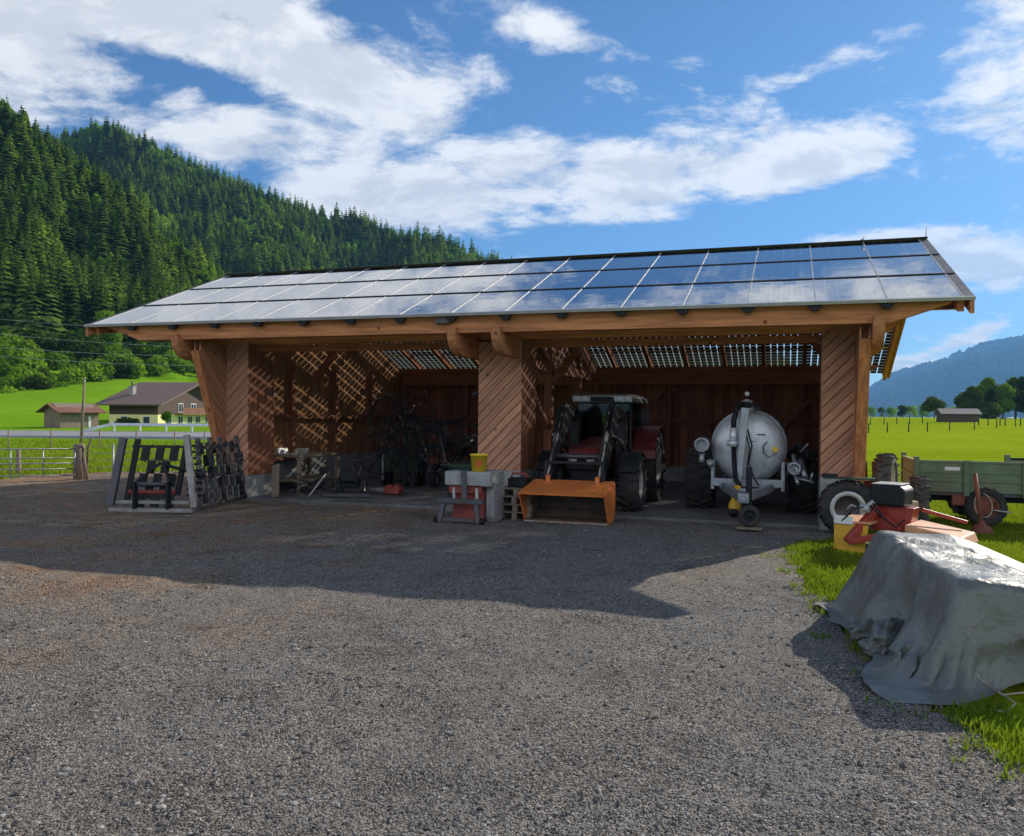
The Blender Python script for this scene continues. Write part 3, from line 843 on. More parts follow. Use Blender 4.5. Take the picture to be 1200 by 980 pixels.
# shrubs along the foot of the wooded slope
sh = []
for i in range(3):
    r_ = thing('shrub', None, None)
    lobes = [(rnd.uniform(-.9, .9), rnd.uniform(-.6, .6), rnd.uniform(.5, 1.5), rnd.uniform(.5, .95)) for _ in range(6)]
    c = leaf_crown('foliage', 200 + i, 900, 'leaf' if i < 2 else 'leaf_dark', lobes, .17); c.parent = r_
    sh.append(r_)
# broadleaf crowns among the spruces of the distant wood
iop = wood_group.n('GeometryNodeInstanceOnPoints')
wood_group.put(iop.inputs['Points'], gi.outputs[0]); wood_group.put(iop.inputs['Selection'], isb.outputs[0])
oi = wood_group.n('GeometryNodeObjectInfo'); oi.inputs['Object'].default_value = sh[0].children[0]; oi.transform_space = 'ORIGINAL'
wood_group.put(iop.inputs['Instance'], oi.outputs['Geometry'])
na = wood_group.n('GeometryNodeInputNamedAttribute', data_type='FLOAT'); na.inputs[0].default_value = 'hgt'
sv = wood_group.n('ShaderNodeCombineXYZ')
wood_group.put(sv.inputs[0], wood_group.m('MULTIPLY', na.outputs[0], .17)); wood_group.put(sv.inputs[1], wood_group.m('MULTIPLY', na.outputs[0], .17)); wood_group.put(sv.inputs[2], wood_group.m('MULTIPLY', na.outputs[0], .32))
wood_group.put(iop.inputs['Scale'], sv.outputs[0]); rr = wood_group.n('FunctionNodeRandomValue', data_type='FLOAT_VECTOR'); rr.inputs[0].default_value = (0, 0, 0); rr.inputs[1].default_value = (.1, .1, 6.28)
wood_group.put(iop.inputs['Rotation'], rr.outputs[0]); wood_group.t.links.new(iop.outputs[0], wood_join.inputs[0])
fs_ = set()
cnt = 0
while cnt < 190:
    a = rnd.uniform(-8, 250); d = rnd.uniform(138, 235)
    lm = float(np.interp(a, [-300, 0, 120, 200, 260, 420], [132, 141, 184, 214, 228, 236]))
    if d < lm: continue
    cnt += 1
    i = rnd.choice((0, 0, 1, 1, 2))
    p = WP(a, d, float(HN(np.array(a), np.array(d))) - .3)
    s_ = rnd.uniform(1.0, 2.6) * (.75 if d < 170 else 1.1)
    if i not in fs_:
        o = sh[i]; o.location = p; o.scale = (s_, s_, s_); fs_.add(i)
    else:
        o = dup(sh[i], p, rnd.uniform(0, 6), s_)
    tag(o, 'bright green bush in the scrub between the steep meadow and the spruce wood' if i < 2 else 'dark green bush in the scrub between the steep meadow and the spruce wood', 'bush',
        'bushes at the foot of the wooded slope' if i < 2 else 'dark bushes at the foot of the wooded slope')
t_ = thing('broadleaf_tree', 'round bright green broadleaf tree among the dark spruces left of the shed roof', 'tree', WP(126, 206, float(HN(np.array(126.), np.array(206.))) - .5))
lob = [(rnd.uniform(-1.8, 1.8), rnd.uniform(-1.8, 1.8), rnd.uniform(4, 11), rnd.uniform(1.7, 2.8)) for _ in range(9)]
c = leaf_crown('crown', 301, 6000, 'leaf_bright', lob, .3); c.parent = t_
trunk('trunk', 8, .25, t_)

# trees on the right of the valley
def broad(label, px, d, hgt, wd_, seed, m='leaf_dark', n=3500, group=None, cat='tree'):
    X = (px - 600) / F * d
    z = float(ground_h(np.array(X), np.array(d)))
    o = thing('broadleaf_tree', label, cat, LV(X, d, z - .1), 0, group)
    r_ = random.Random(seed)
    lb = []
    for _ in range(11):
        zz = r_.uniform(.25, .86); k_ = math.sin(math.pi * min(1, zz * 1.02)) ** .6
        an = r_.uniform(0, 6.28); rd_ = r_.uniform(.1, .62) * wd_ / 2 * k_
        lb.append((math.cos(an) * rd_, math.sin(an) * rd_, zz * hgt, r_.uniform(.2, .34) * wd_ / 1.6))
    c_ = leaf_crown('crown', seed, n, m, lb, wd_ * .028 + .05); c_.parent = o
    tr_ = MB().tube([(0, 0, -.3), (.05, 0, hgt * .3), (0, .1, hgt * .75)], [hgt * .03, hgt * .022, hgt * .006], 7)
    for q in range(5):
        an = q * 1.3; tr_.tube([(0, 0, hgt * (.25 + .08 * q)), (math.cos(an) * wd_ * .25, math.sin(an) * wd_ * .25, hgt * (.4 + .09 * q))], [hgt * .012, hgt * .004], 5)
    tr_.build('trunk', 'bark', o)
    return o
broad('round dark green tree left of the field hut', 1095, 190, 5.2, 6.0, 401)
broad('tall pale topped tree standing directly right of the field hut', 1153, 215, 11.5, 9, 402, 'leaf', 5000)
broad('dark green tree with a broad low crown left of the pale topped tree', 1138, 205, 8.0, 7.5, 403, 'leaf_dark', 4500)
broad('dense round tree right of the pale topped tree in the grove', 1175, 205, 8.8, 8.5, 404, 'leaf', 5000)
broad('tree at the right edge of the grove, cut by the picture edge', 1204, 210, 11, 9, 405, 'leaf_dark', 5000)
broad('slim dark tree between the pale topped tree and the dense round tree', 1164, 208, 9.5, 6, 409, 'leaf_dark', 4000)
broad('broad dark tree at the far right end of the grove behind the others', 1190, 222, 11.5, 11, 410, 'leaf_dark', 5000)
broad('low round tree at the left end of the grove, lowest of its tall trees', 1127, 212, 6.0, 6.5, 411, 'leaf_dark', 3500)
broad('low dark bush in front of the grove at the foot of its trees', 1160, 198, 4.0, 7, 406, 'leaf_dark', 2500, cat='bush')
broad('small round dark tree alone in the far meadow', 1058, 300, 5.2, 5.4, 407, 'leaf_dark', 1500)
broad('small dark tree at the far meadow edge, right beside the shed corner', 1033, 330, 4.6, 4.4, 408, 'leaf_dark', 1300)
for i, px in enumerate((1012, 1022, 1043, 1048, 1066, 1072, 1080, 1084, 1110, 1118)):
    broad('hazy pale tree in the row along the far end of the valley meadow', px, 420 + 17 * (i % 4), 5.5 + 2.2 * rnd.random(), 8, 420 + i, 'leaf', 900, 'trees along the far meadow')

# --- haze
hz = MB().box(-8500, 8500, -8500, 8500, -40, 1250).build('haze', 'wire')
hm = bpy.data.materials.new('valley_haze'); hm.use_nodes = True
t = NT(hm.node_tree); hm.node_tree.nodes.clear()
pvn = t.n('ShaderNodeVolumePrincipled'); pvn.inputs['Color'].default_value = (.20, .50, 1.0, 1); pvn.inputs['Density'].default_value = .00010
pvn.inputs['Anisotropy'].default_value = .25
oo = t.n('ShaderNodeOutputMaterial'); t.put(oo.inputs['Volume'], pvn.outputs[0])
hz.data.materials.clear(); hz.data.materials.append(hm)
hz['kind'] = 'stuff'; hz['label'] = 'thin blue summer haze filling the valley'; hz['category'] = 'haze'
hz.location = (0, 0, 0)


# ================================================================== THE SHED
L = 16.64
ZE, VR, ZR, VB = 3.658, 4.586, 5.435, 10.72
SL = (ZR - ZE) / VR                       # both slopes
def rz_(v): return ZE + SL * v if v <= VR else ZR - SL * (v - VR)
shed = thing('machine_shed', 'long open timber machine shed with a roof of glass solar modules', 'shed', (0, 0, 0))
MB().box(2.6, 15.2, 1.25, 9.75, -.3, .045).build('floor', 'floor', shed)
# plinths
for q in ((2.62, 3.17, 1.2, 2.2, -.3, .52), (8.42, 9.28, 1.2, 2.2, -.3, .8), (14.58, 15.22, 1.2, 2.2, -.3, .86), (2.55, 2.72, 2.21, 9.6, -.3, .72), (15.05, 15.22, 2.21, 9.6, -.3, .55), (2.73, 15.04, 9.6, 9.8, -.3, .45)):
    MB().box(*q).build('plinth', 'concrete', shed, .012)
# pillars clad with diagonal boards
for nm, u0, u1, z0, z1 in (('pillar', 2.66, 3.19, .52, 3.32), ('pillar', 8.42, 9.28, .8, 3.25), ('pillar', 14.58, 15.09, .86, 3.32)):
    core = MB().box(u0 + .03, u1 - .03, 1.24, 2.15, z0, z1).build('pillar', 'wood_in', shed)
    b = boards(MB(), [(u0, z0), (u1, z0), (u1, z1), (u0, z1)], R(135), .138, .014, 1.2, 1.235, 'xz')
    b.build('cladding', 'wood_d', core)
    c_ = MB().box(u1 - .03, u1, 1.236, 2.15, z0, z1).box(u0, u0 + .03, 1.236, 2.15, z0, z1)
    c_.build('side_boards', 'wood_in', core)
# side wings: triangular panels leaning out to the front at both ends
def wing(u0, u1, face):
    poly = [(1.2, .6), (.36, 3.1), (.36, 3.3), (1.2, 3.3)]
    core = MB().prism([(1.24, .95), (.5, 2.95), (.5, 3.28), (1.24, 3.28)], u0 + .035, u1 - .035, 'yz').build('wing_panel', 'wood_in', shed)
    for h0 in (u0, u1 - .03):
        boards(MB(), poly, R(40), .135, .009, h0, h0 + .03, 'yz').build('cladding', 'wood_wing', core)
    MB().bar((u0 + (u1 - u0) / 2, 1.14, .84), (u0 + (u1 - u0) / 2, .3, 3.1), .17, .08, (0, -1, .2)).build('strut', 'wood_post', shed, .006)
wing(2.5, 2.66, 1)
wing(15.1, 15.26, -1)
# corbels with rounded ends carrying the front purlin
def corbel(u0, u1, v0=.02, zt=3.42, zb=2.93):
    poly = [(v0, zt)]
    for i in range(9):
        a = i / 8 * math.pi / 2
        poly.append((v0 + .02 + .5 * (1 - math.cos(a)) * .9, zt - .06 - (zt - zb - .06) * math.sin(a)))
    poly += [(2.2, zb), (2.2, zt)]
    MB().prism(poly, u0, u1, 'yz').build('corbel', 'wood_w', shed, .006)
for u in (2.18, 8.24, 9.08, 15.27): corbel(u, u + .17)
# purlins
def purlin(v0, v1, z0, z1, u0, u1, taper, m='wood_u', nm='purlin'):
    poly = [(u0, z1 - .02), (u0 + taper, z0), (u1 - taper, z0), (u1, z1 - .02), (u1, z1), (u0, z1)]
    return MB().prism(poly, v0, v1, 'xz').build(nm, m, shed, .006)
purlin(.16, .40, 3.325, 3.625, .45, 16.36, .85)
purlin(1.3, 1.52, 3.30, 3.85, .9, 15.95, .3)
purlin(1.53, 1.60, 3.15, 3.29, 3.0, 15.1, .0, 'wood_shade_u')
purlin(VR - .12, VR + .12, ZR - .52, ZR - .23, .5, 16.3, .5, 'wood_shade_u')
purlin(9.56, 9.8, 2.98, rz_(9.7) - .23, .6, 16.30, .4, 'wood_shade_u')
MB().box(2.72, 15.05, 9.45, 9.555, 2.72, 3.02).build('wall_plate', 'wood_shade_u', shed, .005)
# rafters, at every joint between two columns of modules
us = [.16 + i * (L - .32) / 16 for i in range(17)]
def rafter(u, a, b):
    za, zb = rz_(a), rz_(b)
    n = Vector((0, -(zb - za), b - a)).normalized()
    MB().bar(Vector((u, a, za)) - n * .155, Vector((u, b, zb)) - n * .155, .09, .19, n).build('rafter', 'wood_w', shed)
for u in us:
    rafter(u, .12, VR - .03); rafter(u, VR + .03, VB - .12)
for u in us[1:-1]:
    # dark bracket that holds the module edge at the eave
    MB().prism([(u - .13, rz_(.05) - .045), (u - .055, rz_(.05) - .15), (u + .055, rz_(.05) - .15), (u + .13, rz_(.05) - .045)], .03, .11, 'xz').build('eave_bracket', 'black', shed)
# glass modules
sw = (L - .32) / 16
def panel_geo(u0, u1, a, b, uv, lift=0.):
    za, zb = rz_(a), rz_(b)
    n = Vector((0, -(zb - za), b - a)).normalized()
    vs = []
    for off in (lift, lift - .008):
        for (u, v, z) in ((u0, a, za), (u1, a, za), (u1, b, zb), (u0, b, zb)):
            vs.append(Vector((u, v, z)) + n * off)
    return vs
panel_cache = {}
def panel(col, a, b, name='solar_panel', cols=None):
    cl = cols or [col]
    V, Fc, U = [], [], []
    for c in cl:
        u0, u1 = us[c] + .012, us[c + 1] - .012
        o = len(V); V += panel_geo(u0, u1, a, b, None)
        for q in ((0, 1, 2, 3), (7, 6, 5, 4), (0, 4, 5, 1), (1, 5, 6, 2), (2, 6, 7, 3), (3, 7, 4, 0)):
            Fc.append(tuple(i + o for i in q))
            for i in q: U.append(((0, 0), (1, 0), (1, 1), (0, 1))[i % 4])
    me_ = bpy.data.meshes.new(name)
    me_.from_pydata([tuple(v) for v in V], [], Fc)
    ul = me_.uv_layers.new(name='UVMap')
    ul.data.foreach_set('uv', [x for q in U for x in q])
    me_.materials.append(MT['panel' if a < VR - .1 else 'panel_back'])
    o = bpy.data.objects.new(name, me_); COL.objects.link(o); o.parent = shed
    return o
rows = [(VR * i / 3 + .022, VR * (i + 1) / 3 - .022) for i in range(3)]
for a, b in rows:
    for c in range(16): panel(c, a, b)
rl = (VB - VR) / 4
for i in range(4):
    a, b = VR + rl * i + .02, VR + rl * (i + 1) - .02
    if i >= 2:
        for c in range(16): panel(c, a, b)
    else:
        o = panel(0, a, b, 'solar_panel', list(range(16))); o['kind'] = 'stuff'
def slope_bar(mb, u0, u1, v, wdt, h, z0):
    n = Vector((0, -SL, 1)).normalized() if v <= VR else Vector((0, SL, 1)).normalized()
    p = Vector((0, v, rz_(v)))
    mb.bar(p + Vector((u0, 0, 0)) + n * z0, p + Vector((u1, 0, 0)) + n * z0, wdt, h, n)
mb = MB()
for v in (VR / 3, VR * 2 / 3): slope_bar(mb, .02, L - .02, v, .035, .022, .004)
mb.build('row_seam', 'seam', shed)
mb = MB()
for i in (1, 2, 3): slope_bar(mb, .02, L - .02, VR + rl * i, .07, .03, -.004)
mb.build('row_seam', 'white', shed)
for u in us:
    for a, b in ((.0, VR - .02), (VR + .02, VB)):
        za, zb = rz_(a), rz_(b); n = Vector((0, -(zb - za), b - a)).normalized()
        MB().bar(Vector((u, a, za)) + n * .002, Vector((u, b, zb)) + n * .002, .022, .012, n).build('panel_rail', 'alu', shed)
slope = MB(); slope_bar(slope, .0, L, .004, .05, .05, -.016); slope.build('eave_profile', 'alu', shed)
mb = MB(); mb.bar((-.0, VR, ZR + .018), (L, VR, ZR + .018), .16, .03); mb.build('ridge_cap', 'seam', shed, .01)
# grey edge strips and verge boards at both ends
for u0, u1 in ((.0, .14), (L - .14, L)):
    for a, b in ((0, VR), (VR, VB)):
        za, zb = rz_(a), rz_(b); n = Vector((0, -(zb - za), b - a)).normalized(); uc = (u0 + u1) / 2
        MB().bar(Vector((uc, a, za)) - n * .012, Vector((uc, b, zb)) - n * .012, .135, .02, n).build('verge_strip', 'steel_grey', shed)
for u0 in (.01, L - .07):
    for a, b in ((.02, VR), (VR, VB)):
        za, zb = rz_(a) - .03, rz_(b) - .03
        hb_ = .22 if a < 1 else .11
        MB().prism([(a, za - hb_), (b, zb - hb_), (b, zb), (a, za)], u0, u0 + .06, 'yz').build('verge_board', 'wood_w', shed, .004)
for (u0, u1, a, b) in ((15.3, 16.55, VR + .1, 7.5), (16.42, 16.56, 7.51, VB - .1), (.08, 1.2, VR + .1, 8.15)):
    za, zb = rz_(a), rz_(b); n = Vector((0, -(zb - za), b - a)).normalized()
    nb = max(1, round((u1 - u0) / .14)); wb = (u1 - u0) / nb; mb = MB()
    for k in range(nb):
        uu = u0 + wb * (k + .5)
        mb.bar(Vector((uu, a, za)) - n * (.272 if a < 7 else .06), Vector((uu, b, zb)) - n * (.272 if a < 7 else .06), wb - .006, .02, n)
    mb.build('verge_soffit', 'wood_shade_u', shed)
# boarding under the verge beyond the wall
for u0, u1 in ((.08, .95), (15.7, L - .08)):
    mb = MB()
    for k in range(int((u1 - u0) / .14)):
        uu = u0 + k * .14
        for a, b in ((.35, VR - .1),):
            za, zb = rz_(a), rz_(b); n = Vector((0, -(zb - za), b - a)).normalized()
            mb.bar(Vector((uu + .07, a, za)) - n * .275, Vector((uu + .07, b, zb)) - n * .275, .132, .02, n)
    mb.build('verge_soffit', 'wood_w', shed)
# back wall of upright boards with framing
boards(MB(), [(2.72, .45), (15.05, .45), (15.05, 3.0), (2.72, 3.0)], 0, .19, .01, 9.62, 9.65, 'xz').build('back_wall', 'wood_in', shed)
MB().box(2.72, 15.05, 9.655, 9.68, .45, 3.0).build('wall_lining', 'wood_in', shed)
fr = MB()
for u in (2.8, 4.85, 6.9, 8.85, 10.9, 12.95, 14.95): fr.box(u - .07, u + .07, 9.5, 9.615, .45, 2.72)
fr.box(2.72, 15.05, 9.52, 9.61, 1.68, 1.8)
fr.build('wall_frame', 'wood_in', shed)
for a, q in (((10.8, 9.5, 2.66), (9.3, 9.5, .75)), ((11.0, 9.5, 2.66), (12.65, 9.5, .6)), ((14.85, 9.5, 2.6), (13.1, 9.5, .7)), ((3.0, 9.5, 2.6), (4.7, 9.5, .7))):
    MB().bar(a, q, .12, .05, (0, -1, 0)).build('wall_brace', 'wood_in', shed)
# side walls up to the roof
def gable(u0, u1, z0):
    return [(1.6, z0), (9.55, z0), (9.55, rz_(9.55) - .26), (VR, ZR - .28), (1.6, rz_(1.6) - .26)]
for h0, z0, lin in ((2.60, .72, 2.58), (15.10, .55, 15.132)):
    boards(MB(), gable(0, 0, z0), 0, .19, .008, h0, h0 + .03, 'yz').build('side_wall', 'wood_v', shed)
    MB().prism([(1.62, z0), (9.5, z0), (9.5, rz_(9.5) - .28), (VR, ZR - .3), (1.62, rz_(1.62) - .28)], lin, lin + .016, 'yz').build('wall_lining', 'wood_in', shed)
for v in (3.6, 5.6, 7.6, 9.4):
    MB().box(2.63, 2.75, v - .06, v + .06, .72, min(3.0, rz_(v) - .4)).build('wall_post', 'wood_in', shed)
    MB().box(14.98, 15.1, v - .06, v + .06, .55, min(3.0, rz_(v) - .4)).build('wall_post', 'wood_in', shed)
MB().box(2.632, 2.74, 1.7, 9.3, 1.7, 1.8).build('wall_rail', 'wood_in', shed)
# the middle truss between the two bays
tr = MB()
tr.box(8.76, 8.94, 4.5, 4.68, 0.04, ZR - .53); tr.box(8.76, 8.94, 7.2, 7.38, .04, 3.6)
tr.box(8.78, 8.92, 1.62, 9.5, 2.82, 3.04)
tr.bar((8.85, 4.4, 1.6), (8.85, 2.3, 3.0), .13, .13); tr.bar((8.85, 4.8, 3.1), (8.85, 6.9, 4.3), .13, .13); tr.bar((8.85, 4.4, 3.1), (8.85, 2.3, 3.9), .13, .13)
tr.build('truss', 'wood_shade_w', shed)
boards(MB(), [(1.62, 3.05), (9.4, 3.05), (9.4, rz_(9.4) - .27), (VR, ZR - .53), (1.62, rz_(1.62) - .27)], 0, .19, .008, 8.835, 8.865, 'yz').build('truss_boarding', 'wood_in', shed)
for a, q in (((8.95, 4.59, 2.6), (10.6, 4.59, 4.75)), ((8.75, 4.59, 2.6), (7.1, 4.59, 4.75)), ((15.05, 4.59, 2.7), (13.6, 4.59, 4.75)), ((2.75, 4.59, 2.7), (4.3, 4.59, 4.75))):
    MB().bar(a, q, .14, .14, (0, 1, 0)).build('knee_brace', 'wood_shade_u', shed)
MB().box(8.0, 8.28, .06, .15, 3.49, 3.59).build('floodlight', 'steel_grey', shed, .01)
MB().tube([(L - .03, VR, ZR), (L - .02, VR, ZR + .24)], .008, 5).tube([(L - 1.22, VR - .02, ZR + .05), (L - 1.2, VR - .3, ZR + .0), (L - 1.16, VR - .12, ZR + .1)], .012, 5).build('lightning_rod', 'alu', shed)

# ================================================================== TRACTOR
T = thing('loader_tractor', 'dark red tractor with front loader and orange bucket in the right bay of the shed', 'tractor', (10.45, 0, .045))
ft = dict(r=.52, wd=.38)
for x in (-.80, .80): wheel(T, (x, 2.12, .52), .52, .37, 'x', 1 if x > 0 else -1)
for x in (-.80, .80): wheel(T, (x, 4.15, .76), .76, .44, 'x', 1 if x > 0 else -1, lugs=20, rin=.56)
MB().box(-.24, .24, 1.35, 4.5, .42, .8).box(-.62, .62, 2.02, 2.22, .44, .6).box(-.62, .62, 4.02, 4.28, .6, .92).build('chassis', 'black', T, .02)
hood = MB().prism([(1.32, .80), (1.28, 1.0), (1.42, 1.2), (3.1, 1.38), (3.1, .8)], -.31, .31, 'yz').build('hood', 'tractor_red', T, .04)
MB().box(-.25, .25, 1.25, 1.31, .82, 1.1).build('grille', 'black', hood, .01)
for x in (-.17, .17): MB().lathe([(1.22, .001), (1.225, .07), (1.27, .085)], (x, 0, 1.0), 'y', 16).build('headlight', 'lens', T)
c = MB()
for x in (-.56, .56):
    c.bar((x * 1.02, 3.08, .95), (x * .95, 3.2, 2.08), .06, .07); c.bar((x * 1.05, 4.05, 1.0), (x * .97, 4.0, 2.08), .05, .06); c.bar((x, 4.6, 1.2), (x * .95, 4.5, 2.08), .06, .06)
c.box(-.57, .57, 3.04, 3.1, .9, 1.0)
cab = c.build('cab', 'black', T, .008)
MB().box(-.53, .53, 3.12, 3.13, 1.02, 2.06).box(-.55, -.542, 3.2, 4.5, 1.05, 2.06).box(.542, .55, 3.2, 4.5, 1.05, 2.06).box(-.53, .53, 4.5, 4.51, 1.3, 2.06).build('windows', 'glass', cab)
rf = MB().prism([(-.66, 2.07), (-.64, 2.2), (-.5, 2.26), (.5, 2.26), (.64, 2.2), (.66, 2.07)], 2.98, 4.66, 'xz').build('cab_roof', 'steel_grey', T, .03)
MB().box(-.62, .62, 2.93, 2.99, 2.09, 2.22).build('light_strip', 'rim', rf, .015)
for x in (-.52, -.36, .36, .52): MB().lathe([(2.90, .001), (2.905, .055), (2.96, .062)], (x, 0, 2.155), 'y', 14).build('work_light', 'lens', rf)
MB().box(-.24, .24, 2.91, 2.935, 2.10, 2.20).build('roof_vent', 'black', rf)
MB().box(-.25, .25, 3.75, 4.2, 1.0, 1.15).box(-.24, .24, 4.15, 4.28, 1.1, 1.75).build('seat', 'blue', T, .04)
MB().tube([(0, 3.25, 1.1), (0, 3.5, 1.45)], .02, 6).lathe([(-.02, .2), (.02, .2), (.02, .17), (-.02, .17)], (0, 3.5, 1.46), 'z', 18, closed=True).build('steering_wheel', 'black', T)
for sx_ in (-1, 1):
    f = MB(); pts = []
    for i in range(12):
        a = R(10 + i * 13)
        pts.append((4.15 - math.cos(a) * .86, .80 + math.sin(a) * .80))
    for i in range(11):
        (y0, z0), (y1, z1) = pts[i], pts[i + 1]
        f.prism([(y0, z0), (y1, z1), (4.15 + (y1 - 4.15) * .96, .8 + (z1 - .8) * .96), (4.15 + (y0 - 4.15) * .96, .8 + (z0 - .8) * .96)], sx_ * .55, sx_ * 1.03, 'yz')
    f.build('fender', 'tractor_red', T)
    MB().prism([(3.4, 1.0), (3.35, 1.25), (3.7, 1.52), (4.4, 1.5), (4.4, 1.0)], sx_ * .57, sx_ * .62, 'yz').build('side_panel', 'tractor_red', T)
    f = MB()
    for i in range(9):
        a0, a1_ = R(25 + i * 14), R(25 + (i + 1) * 14)
        f.bar((sx_ * .8, 2.12 - math.cos(a0) * .59, .52 + math.sin(a0) * .59), (sx_ * .8, 2.12 - math.cos(a1_) * .59, .52 + math.sin(a1_) * .59), .36, .02, (0, -math.cos((a0 + a1_) / 2), math.sin((a0 + a1_) / 2)))
    f.build('mudguard', 'black', T)
    MB().bar((sx_ * .6, 3.1, 1.9), (sx_ * .88, 3.0, 1.85), .02, .02).box(sx_ * .88 - .09, sx_ * .88 + .09, 2.97, 3.01, 1.66, 1.95).build('mirror', 'black', T, .01)
    # loader arm with its cranked knee
    x = sx_ * .47
    arm = MB()
    arm.prism([(2.7, 1.72), (2.72, 1.88), (1.9, 2.02), (1.62, 1.98), (1.25, 1.52), (.95, 1.1), (.62, .68), (.5, .5), (.62, .44), (.8, .58), (1.2, .98), (1.75, 1.48), (2.0, 1.76)], x - .06, x + .06, 'yz')
    arm.prism([(1.62, 1.98), (1.25, 1.52), (1.5, 1.2), (1.95, 1.66)], x - .075, x + .075, 'yz')
    ao = arm.build('loader_arm', 'black', T, .012)
    MB().tube([(x + sx_ * .1, 2.5, 1.1), (x + sx_ * .1, 1.9, 1.35)], .05, 10).tube([(x + sx_ * .1, 1.9, 1.35), (x + sx_ * .1, 1.3, 1.45)], .025, 8).build('cylinder', 'steel', ao)
    MB().tube([(x, 1.55, 1.75), (x, 1.1, 1.32)], .045, 10).tube([(x, 1.1, 1.32), (x, .62, .74)], .022, 8).build('tilt_cylinder', 'steel_pale', ao)
    MB().prism([(2.45, .55), (2.75, .55), (2.82, 1.9), (2.6, 1.9)], x - .09, x + .09, 'yz').build('mast', 'black', ao)
    MB().tube([(x * .8, 2.6, 1.85), (x * .9, 2.0, 2.14), (x * .95, 1.5, 1.9), (x * .95, .95, 1.3), (x * .9, .7, .9)], .018, 6).build('hose', 'seam', ao)
MB().tube([(-.47, .98, 1.07), (.47, .98, 1.07)], .05, 12).build('cross_tube', 'steel', T)
qf = MB()
for x in (-.52, .52): qf.bar((x, .62, .45), (x, .72, 1.0), .07, .05, (0, -1, 0))
qf.bar((-.6, .62, .52), (.6, .62, .52), .08, .06); qf.bar((-.56, .71, .97), (.56, .71, .97), .05, .05)
qf.build('tool_frame', 'black', T, .006)
bp = [(.14, -.01), (.48, .0), (.66, .16), (.66, .60), (-.26, .47), (-.27, .51), (.70, .66), (.70, .13), (.5, -.03), (.14, -.03)]
bk = MB().prism(bp, -.73, .73, 'yz').build('bucket', 'orange', T)
sd = [(.14, -.02), (.49, -.02), (.68, .14), (.68, .63), (-.22, .49)]
MB().prism(sd, .73, .75, 'yz').prism(sd, -.75, -.73, 'yz').build('side_plate', 'orange', bk)
MB().prism([(.15, .0), (.48, .012), (.645, .165), (.648, .585), (.62, .58), (.62, .18), (.47, .03), (.15, .012)], -.728, .728, 'yz').build('inner_lining', 'bucket_rust', bk)
MB().box(-.74, .74, .10, .2, -.035, -.012).build('cutting_edge', 'steel_pale', bk)
MB().box(-.36, -.2, .0, .004, 0, .001).build('sticker', 'white', bk, 0, (-.1, .2, .571), (R(8.9), 0, 0))
MB().box(.2, .34, .0, .05, 0, .001).build('sticker', 'white', bk, 0, (-.1, .2, .571), (R(8.9), 0, 0))
for x in (-.45, .45): MB().box(x - .035, x + .035, .55, .62, .62, .74).build('hook', 'orange', bk)
MB().lathe([(-.01, .001), (-.008, .045), (.0, .05)], (-.46, .6, .72), 'y', 16).build('reflector', 'red', T)

# ================================================================== SLURRY TANKER
K = thing('slurry_tanker', 'silver round slurry tanker with upright front pipework in the right bay', 'slurry tanker', (13.37, 0, .045))
prof = [(1.92, .001), (1.93, .2), (1.965, .4), (2.02, .54), (2.1, .625), (2.2, .655), (2.3, .66)]
tk = MB().lathe(prof + [(5.0, .66), (5.15, .62), (5.3, .4), (5.34, .001)], (0, 0, 1.28), 'y', 56).build('tank', 'zinc', K)
for y in (2.22, 3.3, 4.4): MB().lathe([(y, .655), (y, .678), (y + .05, .678), (y + .05, .655)], (0, 0, 1.28), 'y', 56).build('tank_ring', 'zinc_rough', tk)
MB().box(-.5, -.36, 1.9, 5.1, .52, .68).box(.36, .5, 1.9, 5.1, .52, .68).box(-.62, .62, 1.80, 1.9, .56, .70).build('chassis', 'zinc_rough', K, .008)
for x in (-.64, .58): MB().box(x, x + .06, 1.82, 2.3, .5, 1.02).build('support', 'zinc_rough', K, .005)
db = MB()
for s_ in (-1, 1): db.bar((s_ * .42, 1.85, .56), (s_ * .06, .72, .48), .09, .14)
db.box(-.09, .09, .45, .8, .40, .56).tube([(0, .45, .48), (0, .3, .48)], .05, 10).box(-.18, .18, 1.2, 1.28, .46, .58)
db.build('drawbar', 'zinc_rough', K, .008)
jk = MB().box(.03, .13, .62, .72, .18, .98).build('jockey_stand', 'black', K, .008)
wheel(jk, (.10, .50, .195), .175, .12, 'y', -1, rm='black', lugs=10, lug=.005, name='jockey_wheel')
MB().bar((-.04, 1.72, 1.98), (-.14, 1.66, .62), .14, .09, (0, -1, 0), .09, .07).build('lever_post', 'zinc_rough', K, .008)
MB().lathe([(1.90, .001), (1.9, .13), (2.0, .13), (2.0, .16), (2.03, .16), (2.03, .11), (2.16, .10), (2.2, .001)], (-.03, 2.15, -.05), 'z', 20).build('filler_dome', 'zinc', K)
MB().tube([(-.05, 2.05, 2.02), (.1, 1.95, 2.06), (.2, 1.9, 1.98)], .03, 8).box(-.2, .02, 1.98, 2.12, 1.98, 2.1).box(.12, .22, 1.86, 1.98, 1.93, 2.0).build('overflow_valve', 'black', K, .01)
MB().lathe([(-.045, .001), (-.03, .036), (0, .047), (.03, .036), (.045, .001)], (-.03, 2.1, 2.24), 'z', 14).build('float_ball', 'white', K)
MB().tube([(-.1, 1.95, 2.05), (-.2, 1.84, 1.96), (-.245, 1.8, 1.75), (-.245, 1.78, 1.6)], .05, 12).build('suction_hose', 'black', K)
MB().tube([(-.245, 1.78, 1.62), (-.25, 1.78, 1.32)], .068, 14).tube([(-.25, 1.78, 1.4), (-.25, 1.78, 1.28)], .09, 14).tube([(-.36, 1.76, 1.34), (-.15, 1.76, 1.34)], .05, 10).build('sight_valve', 'zinc', K)
MB().tube([(-.24, 1.76, 1.28), (-.22, 1.72, .95), (-.18, 1.5, .7), (-.1, 1.25, .62)], .045, 10).build('return_hose', 'black', K)
